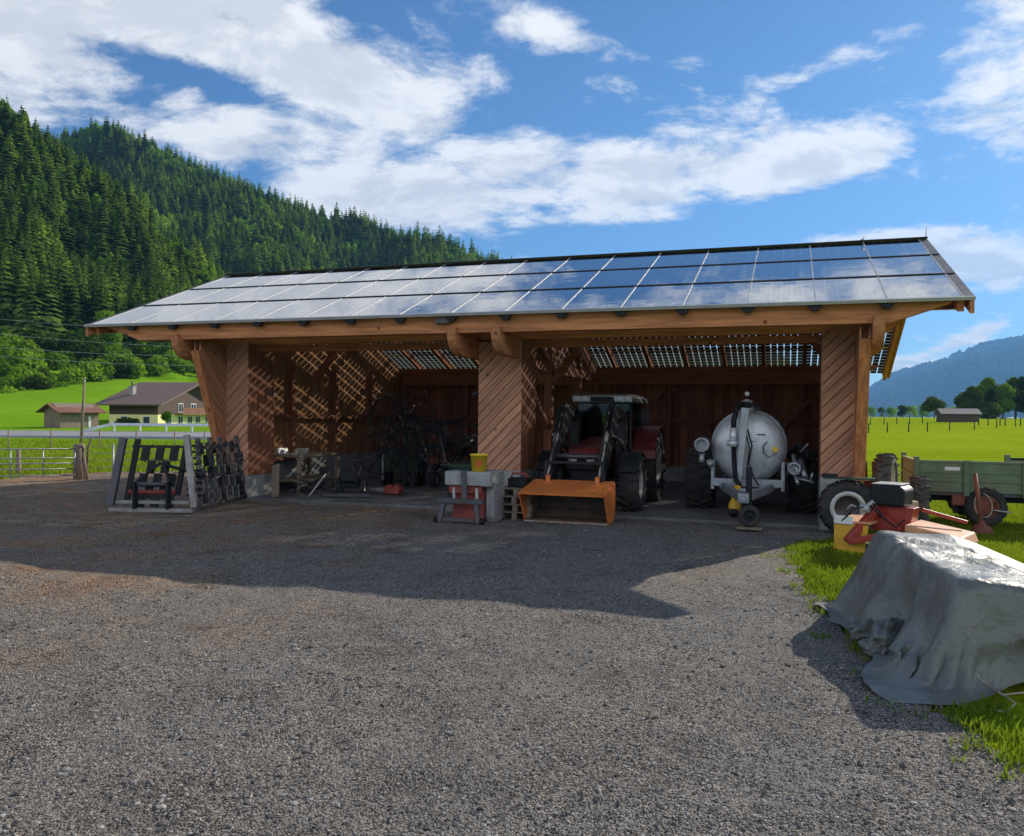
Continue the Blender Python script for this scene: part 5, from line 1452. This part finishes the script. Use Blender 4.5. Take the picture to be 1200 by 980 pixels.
MB().box(x0 + .12, x0 + .2, y0 - .044, y0 - .039, .63, .68).build('reflector', 'white', sd_)
sd2 = side('side_board', .75, x1, y1, 'trailer_green')
b_ = MB().box(x0 - .02, x0 + .02, y0 + .03, y1, z0 + .005, z1 + .0)
for z in (.60, .85, 1.11): b_.box(x0 - .045, x0 - .021, y0 + .03, y1, z - .025, z + .025)
b_.build('end_board', 'trailer_pale', tl, .004)
for (x, y) in ((x0, y0 - .005), (x0, y1 + .03), (.72, y1), (.66, y0 + .1)):
    if (x, y) != (.66, y0 + .1): MB().box(x - .045, x + .045, y - .04, y + .04, z0 - .1, z1 + .06).build('corner_post', 'trailer_green', tl, .008)
MB().box(x0 + .1, x1, y0 + .25, y0 + .37, .40, .515).box(x0 + .1, x1, y1 - .37, y1 - .25, .40, .515).box(-.9, -.8, y0 + .1, y1 - .1, .38, .5).box(.9, 1.0, y0 + .1, y1 - .1, .38, .5).build('underframe', 'black', tl, .006)
MB().box(-.50, .06, y0 - .03, y0 + .12, .35, .53).prism([(-.2, .52), (.16, .52), (.1, .2), (-.14, .2)], y0 - .08, y0 - .02, 'xz').build('axle_bracket', 'rust', tl, .01)
wheel(tl, (.02, y0 - .0, .34), .33, .2, 'y', -1, 'rubber', 'rust', 16, .58, .01)
wheel(tl, (.02, y1 - .05, .34), .33, .2, 'y', 1, 'rubber', 'rust', 16, .58, .01)
MB().bar((-.42, y0 + .1, .42), (-.42, y0 + .1, .2), .08, .08).build('prop', 'black', tl)
MB().tube([(-.04 + .14 * math.sin(i * .33), y0 - .16 - .02 * math.sin(i), .38 - .2 * math.cos(i * .33 + 3.3)) for i in range(19)], .010, 6).build('cable_loop', 'rope', tl)
MB().tube([(.12, y0 - .12, .3), (.4, y0 - .12, .27)], .014, 6).build('pin', 'rim', tl)
jk_ = thing('rusty_jack_stand', 'rusty jack stand on the grass in front of the trailer wheel', 'jack', (17.1, 1.75, 0))
MB().lathe([(-.02, .16), (.03, .17), (.1, .13), (.14, .05), (.2, .04)], (0, 0, 0), 'z', 18).build('base', 'rust', jk_); MB().tube([(0, 0, .1), (-.06, .25, .95)], .035, 8).build('pole', 'rust', jk_)

# ================================================================== COVERED HEAP
tp_ = thing('timber_pile', 'pile of sawn planks mostly hidden under the grey tarpaulin, one plank end sticking out', 'timber', (15.62, -6.0, 0), R(9))
mb = MB()
for iz in range(5):
    for k in range(4):
        x_ = -.30 + .06 * iz * 0 + k * .2
        if iz >= 3 and k == 3: continue
        mb.box(x_ - .1, x_ + .09, -.95 + rnd.uniform(-.05, .03), .95, .12 + iz * .115, .215 + iz * .115)
mb.build('planks', 'wood_greyx', tp_)
mb = MB()
for y in (-.75, .7): mb.box(-.4, .75, y - .06, y + .06, 0, .118)
mb.build('bearer', 'wood_grey', tp_)
MB().bar((-.06, -1.2, .36), (.3, .9, .36), .22, .04).build('long_plank', 'wood_u', tp_, .003)
# tarpaulin: a sheet that falls over the pile and settles (small position based cloth solver)
def drape():
    A, B = np.array((14.88, -4.98, .80)), np.array((15.30, -7.02, .70))
    nx_, ny_ = 86, 104
    e1 = (B - A) * (1, 1, 0); Ln = np.linalg.norm(e1); e1 /= Ln; e2 = np.array((-e1[1], e1[0], 0))
    # convex pile: planes (normal, offset) with the solid on the negative side
    def plane(p_, n): n = np.array(n, float); n /= np.linalg.norm(n); return np.array(n), float(np.dot(n, p_))
    top = np.cross(B - A, e2 + np.array((0, 0, -.06))); top = top * np.sign(top[2])
    tilt = np.cross(B - A, e2 + np.array((0, 0, -.42))); tilt = tilt * np.sign(tilt[2])
    PLN = [plane(A, top), plane(A + e2 * .62 + (0, 0, -.037), tilt), plane(A, -e2 + np.array((0, 0, .42))), plane(A, -e1 + np.array((0, 0, .1))), plane(B, e1 + np.array((0, 0, .22))), plane(A + e2 * 2.0, e2)]
    s_ = np.linspace(-.90, 1.55, nx_)[:, None] + np.zeros((1, ny_)); t_ = np.linspace(-.34, Ln + .58, ny_)[None, :] + np.zeros((nx_, 1))
    k_ = 1 + (s_ < 0) * (.12 * fbm(t_ * 1.6 + 3, t_ * 0, 3, 7) + np.interp(t_, [-.5, 0, .5, 1.1, 1.5, 2.1, 2.7], [-.32, -.16, -.02, -.16, -.10, .02, -.14]))
    t2 = np.where(t_ > Ln, Ln + (t_ - Ln) * (1 - .42 * np.clip(s_, 0, 1.5)), t_)
    X = A * (1, 1, 0) + e1 * t2[..., None] + e2 * (s_ * k_)[..., None]
    X[..., 2] = .86 + fbm(s_ * 2.2, t_ * 2.2, 4, 17) * .22
    rest = X.copy(); rest[..., 2] = 0
    cons = []
    def add(di, dj, stiff, slack):
        for par in (0, 1):
            if di:
                i = np.arange(par * max(1, abs(di)), nx_ - abs(di), 1)
                i = i[((i // abs(di)) % 2) == par]
            else: i = np.arange(nx_)
            if not di:
                j = np.arange(0, ny_ - abs(dj)); j = j[((j // abs(dj)) % 2) == par]
            else:
                j = np.arange(abs(min(dj, 0)), ny_ - max(dj, 0))
            if len(i) == 0: continue
            I, J = np.meshgrid(i, j, indexing='ij')
            q1 = (I * ny_ + J).ravel(); q2 = ((I + di) * ny_ + J + dj).ravel()
            r_ = np.linalg.norm(rest.reshape(-1, 3)[q1] - rest.reshape(-1, 3)[q2], axis=1) * slack
            cons.append((q1, q2, r_, stiff))
    add(1, 0, 1., 1.03); add(0, 1, 1., 1.03); add(1, 1, .35, 1.03); add(1, -1, .35, 1.03); add(2, 0, .12, 1.03); add(0, 2, .12, 1.03); add(5, 0, .05, 1.02); add(0, 5, .05, 1.02)
    P_ = X.reshape(-1, 3).copy(); V_ = np.zeros_like(P_); sf = s_.ravel(); tf = t_.ravel()
    pull = np.exp(-((tf - 1.28) / .22) ** 2) * (sf < -.45) * 1.0
    dt = 1 / 50.
    for step in range(150):
        V_[:, 2] -= 9.8 * dt
        if step > 30: V_ += (e2 * 9. + np.array((0, 0, 3.0))) * pull[:, None] * dt
        V_ *= .965
        old = P_.copy(); P_ += V_ * dt
        for it in range(5):
            for q1, q2, r_, st_ in cons:
                d = P_[q2] - P_[q1]; l = np.sqrt((d * d).sum(1)) + 1e-9
                c_ = (d * ((l - r_) / l * .5 * st_)[:, None])
                P_[q1] += c_; P_[q2] -= c_
            D_ = np.stack([P_ @ n - o for n, o in PLN], 1) - .012
            w_ = D_.argmax(1); m_ = D_.max(1); touching = m_ < 0
            if touching.any():
                nn_ = np.stack([n for n, o in PLN])[w_[touching]]
                P_[touching] -= nn_ * m_[touching][:, None]
                tg = P_[touching] - old[touching]; tg -= nn_ * (tg * nn_).sum(1)[:, None]
                P_[touching] -= tg * .75
            g_ = P_[:, 2] < .014
            P_[g_, 2] = .014; P_[g_, :2] -= (P_[g_, :2] - old[g_, :2]) * .8
        V_ = (P_ - old) / dt
    return P_.reshape(nx_, ny_, 3), nx_, ny_
cP, cn, cm = drape()
# creases pressed into the sheet
du = np.gradient(cP, axis=0); dv_ = np.gradient(cP, axis=1); cN = np.cross(du, dv_); cN /= np.linalg.norm(cN, axis=2)[..., None] + 1e-9
ui, vi_ = np.meshgrid(np.linspace(0, 1, cn), np.linspace(0, 1, cm), indexing='ij')
crs = (1 - np.abs(fbm(ui * 2.6 + 1, vi_ * 8, 2, 33)) * 6) * .034 + (1 - np.abs(fbm(ui * 6 + vi_ * 5, vi_ * 9 - ui * 4, 2, 37)) * 6) * .008
crs = crs + .17 * np.exp(-((ui - .13) / .07) ** 2 - ((vi_ - .76) / .09) ** 2) - .17 * np.exp(-((ui - .17) / .08) ** 2 - ((vi_ - .54) / .06) ** 2) + .06 * np.exp(-((ui - .12) / .05) ** 2 - ((vi_ - .40) / .05) ** 2) - .07 * np.exp(-((ui - .55) / .16) ** 2 - ((vi_ - .45) / .2) ** 2)
cP = cP + cN * (crs * np.sign(cN[..., 2:3].mean()))[..., None]
cP[..., 2] = np.maximum(cP[..., 2], .012)
cover = set((int(x_), int(y_)) for x_, y_ in np.round(cP[..., :2].reshape(-1, 2) / .05))
def uncovered(P): return np.array([(int(a_), int(b_)) not in cover for a_, b_ in np.round(P[:, :2] / .05)], bool)
tarpm = mat('tarpaulin', (.15, .157, .142), .44, 0, .2, 2.5, .22, 11, dirt=(.22, .21, .18), dirtamt=.4, spec=.6)
tarp_nodes = NT(tarpm.node_tree); tarp_shader = tarpm.node_tree.nodes['Principled BSDF']
tarp_place = tarp_nodes.n('ShaderNodeTexCoord').outputs['Object']
def crease(size, twist):
    return tarp_nodes.m('ABSOLUTE', tarp_nodes.m('SUBTRACT', tarp_nodes.noise(tarp_place, size, 3, .5, twist), .5))
crease_height = tarp_nodes.m('ADD', tarp_nodes.m('MULTIPLY', crease(3.2, .5), 1.6), tarp_nodes.m('MULTIPLY', crease(9, .9), .5))
tarp_bump = tarp_nodes.n('ShaderNodeBump'); tarp_bump.inputs['Strength'].default_value = .42; tarp_bump.inputs['Distance'].default_value = .06
tarp_nodes.put(tarp_bump.inputs['Height'], crease_height); tarp_nodes.put(tarp_shader.inputs['Normal'], tarp_bump.outputs[0])
MT['tarp'] = tarpm
ta = np_mesh('tarpaulin', cP.reshape(-1, 3), grid_faces(cn, cm), 'tarp')
tag(ta, 'crumpled grey tarpaulin draped over a timber pile at the edge of the yard', 'tarpaulin')
sol = ta.modifiers.new('thick', 'SOLIDIFY'); sol.thickness = .004
sub = ta.modifiers.new('smooth', 'SUBSURF'); sub.levels = 1; sub.render_levels = 1
# crumpled wad of the same sheet at its foot
cr_ = MB()
for j, (cx, cy, ex, ey, ez, an) in enumerate(((14.86, -6.30, .30, .11, .13, 70), (14.76, -6.02, .22, .10, .10, 40), (14.93, -5.98, .26, .10, .16, 110), (14.80, -6.48, .16, .12, .08, 10))):
    th_, ph_ = np.meshgrid(np.linspace(0, 2 * math.pi, 41)[:-1], np.linspace(.02, math.pi - .02, 24), indexing='ij')
    dx, dy, dz = np.cos(th_) * np.sin(ph_), np.sin(th_) * np.sin(ph_), np.cos(ph_)
    rr_ = 1 + (1 - np.abs(fbm(dx * 2.4 + j * 3 + dz, dy * 2.4 + dz * 1.7 + 9, 3, 61 + j)) * 7) * .30
    lx, ly, lz = dx * rr_ * ex, dy * rr_ * ey, dz * rr_ * ez + ez * .7
    ca, sa = math.cos(R(an)), math.sin(R(an))
    PP = np.stack([cx + lx * ca - ly * sa, cy + lx * sa + ly * ca, np.maximum(lz, .012)], -1)
    nA, nB = th_.shape
    fs = []
    for a in range(nA):
        for b in range(nB - 1):
            fs.append((a * nB + b, ((a + 1) % nA) * nB + b, ((a + 1) % nA) * nB + b + 1, a * nB + b + 1))
    cr_.add([tuple(q) for q in PP.reshape(-1, 3)], fs, True)
bo = cr_.build('sheet_fold', 'tarp', ta)
rp_ = MB().tube([(15.62, -7.12, .42), (15.66, -7.22, .2), (15.58, -7.3, .06), (15.45, -7.28, .02), (15.32, -7.2, .10), (15.42, -7.05, .2)], .007, 6).tube([(15.35, -7.2, .08), (15.5, -7.42, .015), (15.4, -7.6, .012), (15.2, -7.62, .012), (15.05, -7.5, .014)], .006, 6).build('tarp_rope', 'rope')
tag(rp_, 'thin pale cord hanging from the near corner of the tarpaulin', 'cord')

# ================================================================== LEFT BACKGROUND
fp = thing('fence_post', 'thick weathered post with a thin pole behind it at the gate on the left', 'fence post', WP(93, 22.2, -.03))
MB().tube([(0, 0, -.2), (0, 0, .98)], .14, 10).build('post', 'wood_grey', fp); MB().tube([(.12, .1, -.2), (.2, .1, .9), (.3, .12, 1.15)], .03, 7).tube([(.3, .0, 0), (.14, 0, .75)], .035, 6).build('prop', 'wood_grey', fp)
up_ = thing('utility_pole', 'thin grey wooden utility pole rising behind the gate post', 'utility pole', WP(95, 46, -.1))
MB().tube([(0, 0, -.3), (.12, 0, 1.9), (.22, 0, 3.75)], [.09, .075, .05], 8).build('pole', 'wood_grey', up_)
for k in (0, 1): MB().lathe([(0, .02), (.03, .045), (.08, .03), (.1, .001)], (.16 + .1 * k, 0, 3.6 - .1 * k), 'z', 10).build('insulator', 'white', up_)
gt = thing('field_gate', 'wide galvanised tubular field gate left of the thick post', 'gate', WP(0, 21.2, -.03))
pA, pB = WP(88, 22.0, 0) - Vector(gt.location), WP(-150, 20.4, 0) - Vector(gt.location)
pA.z = pB.z = 0
g_ = MB()
for z in (.16, .33, .48, .62, .86): g_.tube([pA + Vector((0, 0, z)), pB + Vector((0, 0, z + .0))], .018, 6)
g_.build('rail', 'zinc_rough', gt)
g_ = MB()
for i in range(7):
    p = pA + (pB - pA) * (i / 6); g_.tube([p + Vector((0, 0, .12)), p + Vector((0, 0, .88))], .016, 6)
g_.build('upright', 'zinc_rough', gt)
fl = []
def fpost(px, d, h, label, group, r=.05, m='wood_grey', lean=0.):
    X = (px - 600) / F * d
    o = MB().tube([(0, 0, -.3), (lean, 0, h)], [r, r * .9], 7).build('fence_post', m, None, 0, LV(X, d, float(ground_h(np.array(X), np.array(d)))))
    return tag(o, label, 'fence post', group)
fpost(22, 23.5, .75, 'short wooden post behind the bars of the field gate', None, .07)
for i, px in enumerate((10, 60, 117, 160, 205, 240)):
    fpost(px, 40 + i * .4, .95, 'thin fence post in the row crossing the left meadow in front of the road', 'fence posts before the road', .035)
wf = MB()
for z in (.5, .8):
    wf.tube([LV((px - 600) / F * 40.8, 40.8, z) for px in (-120, 0, 60, 117, 160, 205, 250)], .008, 4)
o = wf.build('fence_wire', 'wire'); tag(o, 'two thin fence wires across the left meadow before the road', 'fence wire')
wf = MB()
q0, q1 = WP(97, 22.3, 0), WP(290, 25.5, 0)
for z in (.3, .5, .7, .88): wf.tube([q0 + Vector((0, 0, z)), q0.lerp(q1, .5) + Vector((0, 0, z - .03)), q1 + Vector((0, 0, z))], .007, 4)
o = wf.build('fence_wire', 'wire'); tag(o, 'four strands of fence wire running right from the thick gate post', 'fence wire')
fpost(133, 23.2, .95, 'thin steel fence post just behind the harrow', None, .025, 'zinc_rough')

# little barn
bz = -.15
bn = thing('small_barn', 'small brown wooden barn with a rust red roof beyond the road', 'barn', WP(84, 84, bz), TH + R(58))
w_, d_, h_ = 4.0, 2.9, 1.9
MB().box(-w_ / 2, w_ / 2, -d_ / 2, d_ / 2, 0, h_).prism([(-d_ / 2, h_), (d_ / 2, h_), (0, h_ + .75)], -w_ / 2, w_ / 2, 'yz').build('wall', 'wood_grey', bn)
rfm = MT['barn_roof'] = mat('rusty_roof', (.20, .085, .05), .7, 0, .2, 2, .1, 6)
for s_ in (-1, 1):
    MB().bar((-w_ / 2 - .55, s_ * .98, h_ + .22), (w_ / 2 + .55, s_ * .98, h_ + .22), 2.25, .07, (0, s_ * .42, 1)).build('roof', 'barn_roof', bn)
MB().box(.9, 1.15, -d_ / 2 - .03, -d_ / 2 - .005, .1, 1.3).build('window', 'white', bn)

# farmhouse
MT['house_yellow'] = mat('yellow_render', (.86, .80, .36), .85, 0, .06, 2, .05)
MT['house_roof'] = mat('brown_roof_tiles', (.17, .115, .095), .75, 0, .2, 3, .25, 6, (1, 6, 6))
MT['house_wood'] = mat('dark_house_wood', (.085, .055, .042), .8, 0, .25, 2, .2, 8, (4, 4, 1))
MT['balcony'] = mat('balcony_wood', (.26, .11, .06), .7, 0, .2, 2, .2, 8)
MT['pane'] = mat('window_glass', (.03, .04, .05), .08, 0, .1, 2, 0)
hs = thing('farmhouse', 'pale yellow farmhouse with dark timber upper storey and brown roof beyond the road', 'house', WP(185, 92, -.2), TH + R(78))
# local: x along the gable front (right), y back; ridge runs along y ; near corner at origin
GW, GD = 13.5, 6.2
H1, H2 = 1.55, 2.85
MB().box(0, GW, 0, GD, 0, H1).build('ground_floor', 'house_yellow', hs)
MB().prism([(0.0, H1 + .002), (GW, H1 + .002), (GW, H2), (GW / 2, H2 + 2.35), (0, H2)], .0, GD, 'xz').build('upper_floor', 'house_wood', hs)
sl_ = 2.35 / (GW / 2)
for s_ in (-1, 1):
    n = Vector((s_ * sl_, 0, 1)).normalized()
    xa = GW / 2 + s_ * (GW / 2 + 1.1); za = H2 - 1.1 * sl_
    a = Vector((GW / 2, -1.2, H2 + 2.35)); b_ = Vector((xa, -1.2, za))
    mb = MB(); mid = (a + b_) / 2 + n * .16
    mb.bar(mid, mid + Vector((0, GD + 2.2, 0)), (b_ - a).length, .16, n)
    r_ = mb.build('roof', 'house_roof', hs)
    if s_ < 0:
        ch = MB().box(1.9, 2.5, 4.6, 5.2, 3.0, 4.75).box(1.84, 2.56, 4.54, 5.26, 4.75, 4.83).build('chimney', 'concrete', r_)
        MB().tube([(2.2, 4.9, 4.8), (2.2, 4.9, 5.35)], .1, 8).build('flue', 'steel', ch)
bal = MB()
for k in range(34): bal.box(3.2 + k * .2, 3.33 + k * .2, -1.05, -1.02, H1 + .1, H1 + .72)
bal.box(3.0, 10.2, -1.1, 0, H1 + .03, H1 + .12); bal.box(3.0, 10.2, -1.08, -1.0, H1 + .72, H1 + .8)
bal.build('balcony', 'balcony', hs)
def win(x, z, w__, h__, face, arch=False):
    if face == 'f':
        fr_ = MB().box(x - w__ / 2 - .08, x + w__ / 2 + .08, -.06, -.004, z - .08, z + h__ + .08).build('window', 'white', hs)
        MB().box(x - w__ / 2, x + w__ / 2, -.075, -.062, z, z + h__).build('pane', 'pane', fr_)
        MB().box(x - .03, x + .03, -.085, -.077, z, z + h__).build('mullion', 'white', fr_)
    else:
        fr_ = MB().box(-.06, -.004, x - w__ / 2 - .08, x + w__ / 2 + .08, z - .08, z + h__ + .08).build('window', 'white', hs)
        MB().box(-.075, -.062, x - w__ / 2, x + w__ / 2, z, z + h__).build('pane', 'pane', fr_)
for x in (1.9, 4.1, 6.0, 7.6, 9.6): win(x, .45, .8, .85, 'f')
for y in (1.4, 4.2): win(y, .45, .75, .85, 's')
win(4.2, H1 + .35, .8, .9, 'f')
win(6.7, H1 + .35, .9, .9, 'f')
o = thing('garden_tree', 'small round garden tree in front of the yellow farmhouse wall', 'tree', WP(195, 88, -.1))
c_ = leaf_crown('crown', 511, 900, 'leaf', [(0, 0, 1.3, .55), (.2, 0, 1.5, .4), (-.25, .1, 1.2, .4)], .09); c_.parent = o
trunk('trunk', 1.2, .06, o)
o = thing('hedge_bush', 'dark hedge at the left corner of the yellow farmhouse', 'hedge', WP(150, 88, -.1))
c_ = leaf_crown('foliage', 512, 1500, 'leaf_dark', [(x_ * .5, 0, .55, .55) for x_ in range(-2, 3)], .12); c_.parent = o

# power lines
for i, (ya, yb) in enumerate(((368, 388), (385, 408), (402, 416), (412, 428))):
    d0, d1 = 120, 128
    za, zb = (horizon_y(-60) - ya) / F * d0 + 1.9, (horizon_y(330) - yb) / F * d1 + 1.9
    a, b_ = WP(-60, d0, za), WP(330, d1, zb)
    o = MB().tube([a.lerp(b_, k / 12) + Vector((0, 0, -4 * .8 * (k / 12) * (1 - k / 12))) for k in range(13)], .022, 4).build('power_line', 'wire')
    tag(o, ('thin power line across the wooded slope, highest of four', 'thin power line across the wooded slope, second from the top', 'thin power line across the wooded slope, third from the top', 'thin power line across the wooded slope, lowest of four')[i], 'power line', 'power lines across the slope')

# ================================================================== RIGHT BACKGROUND
X = (1122 - 600) / F * 128
ht_ = thing('field_hut', 'long grey wooden field hut with a low roof in the right meadow', 'hut', LV(X, 128, float(ground_h(np.array(X), np.array(128.))) - .1), TH + R(-12))
MB().box(-2.6, 2.6, -1.6, 1.6, 0, 1.35).prism([(-1.6, 1.35), (1.6, 1.35), (0, 2.05)], -2.6, 2.6, 'yz').build('wall', 'house_wood', ht_)
MT['hut_roof'] = mat('pale_grey_shingles', (.20, .185, .18), .8, 0, .2, 3, .2, 8)
for s_ in (-1, 1): MB().bar((-2.9, s_ * .95, 1.72), (2.9, s_ * .95, 1.72), 2.15, .08, (0, s_ * .44, 1)).build('roof', 'hut_roof', ht_)
for i, (px, d) in enumerate([(1018, 78), (1040, 80), (1065, 82), (1087, 85), (1113, 88), (1142, 92), (1168, 98), (1190, 104)]):
    fpost(px, d, .95, 'thin dark fence post in the front row across the right meadow', 'front fence posts on the right meadow', .06, 'black')
for i, (px, d) in enumerate([(1020, 118), (1036, 119), (1051, 120), (1066, 121), (1081, 122), (1147, 112), (1158, 110), (1172, 108), (1178, 107), (1196, 106)]):
    fpost(px, d, 1.05, 'dark fence post in the far row across the right meadow', 'far fence posts on the right meadow', .07, 'black')

# ================================================================== GRASS
def blades(name, P, hmin, hmax, label, wfac=.0035):
    n = len(P)
    h = hmin + (hmax - hmin) * rng.random(n) ** 1.6
    a = rng.random(n) * 6.283; ln = rng.random(n) * .7 * h
    d = np.stack([np.cos(a), np.sin(a), np.zeros(n)], 1); q = np.stack([-np.sin(a + 1), np.cos(a + 1), np.zeros(n)], 1)
    w_ = (wfac * (.7 + .8 * rng.random(n)))[:, None]
    z = np.zeros((n, 3)); z[:, 2] = 1
    b = P
    m_ = P + d * (ln * .35)[:, None] + z * (h * .6)[:, None]
    t = P + d * ln[:, None] + z * h[:, None]
    V = np.stack([b - q * w_, b + q * w_, m_ + q * w_ * .8, m_ - q * w_ * .8, t], 1).reshape(-1, 3)
    i = np.arange(n)[:, None] * 5
    tri = np.concatenate([i + [0, 1, 2], i + [0, 2, 3], i + [3, 2, 4]], 0)
    o = np_mesh(name, V, tri, 'blade', False)
    tag(o, label, 'grass', kind='stuff')
    return o
def yard_mask(P):
    wb = fbm(P[:, 0] * 1.3, P[:, 1] * 1.3, 4, 31) * .5
    return inside(P[:, 0] + wb, P[:, 1] + wb * .5, YARD)
n = 330000
d = 6.2 * (34 / 6.2) ** rng.random(n); X = d * rng.uniform(.2, .72, n)
P = to_world(X, d, np.zeros(n)); P[:, 2] = -.03
k = ~yard_mask(P) & ~((P[:, 0] < 15.25) & (P[:, 1] > 1.2)) & ~((P[:, 0] > 15.1) & (P[:, 1] > -7) & (P[:, 1] < -4.9) & (P[:, 0] < 16.6))
P = P[k]; d = d[k]
k = uncovered(P); P = P[k]; d = d[k]
k = fbm(P[:, 0] * .9, P[:, 1] * .9, 3, 71) > -.24
P = P[k]
P[:, 2] = -.03
blades('meadow_grass', P, .02, .075, 'short sunlit grass right of the gravel yard')
# tufts creeping into the gravel along its right edge
c_ = []
for i in range(330):
    k = rnd.random()
    edge = [(14.25, -.6), (14.2, -1.6), (14.3, -2.8), (14.4, -3.9), (14.55, -5.3), (14.75, -6.5), (15.0, -7.4), (15.15, -8.2), (15.5, -9.0), (16.0, -9.8)]
    j = k * (len(edge) - 1); a = int(j); f = j - a
    x_ = edge[a][0] * (1 - f) + edge[min(a + 1, 9)][0] * f; y_ = edge[a][1] * (1 - f) + edge[min(a + 1, 9)][1] * f
    x_ += rnd.gauss(.12, .16); y_ += rnd.uniform(-.2, .2)
    m_ = rnd.randint(10, 45)
    c_.append(np.stack([x_ + rng.normal(0, .05, m_), y_ + rng.normal(0, .05, m_), np.full(m_, .0)], 1))
c_ = np.concatenate(c_); c_ = c_[uncovered(c_)]
blades('edge_tufts', c_, .02, .10, 'grass tufts creeping into the right edge of the gravel', .0045)
n = 60000
d = 22 * (60 / 22) ** rng.random(n); X = d * rng.uniform(-.72, -.3, n)
P = to_world(X, d, ground_h(X, d)); k = ~yard_mask(P) & (d < 50); P = P[k]
blades('left_meadow_grass', P, .05, .17, 'grass of the left meadow beyond the gate', .012)
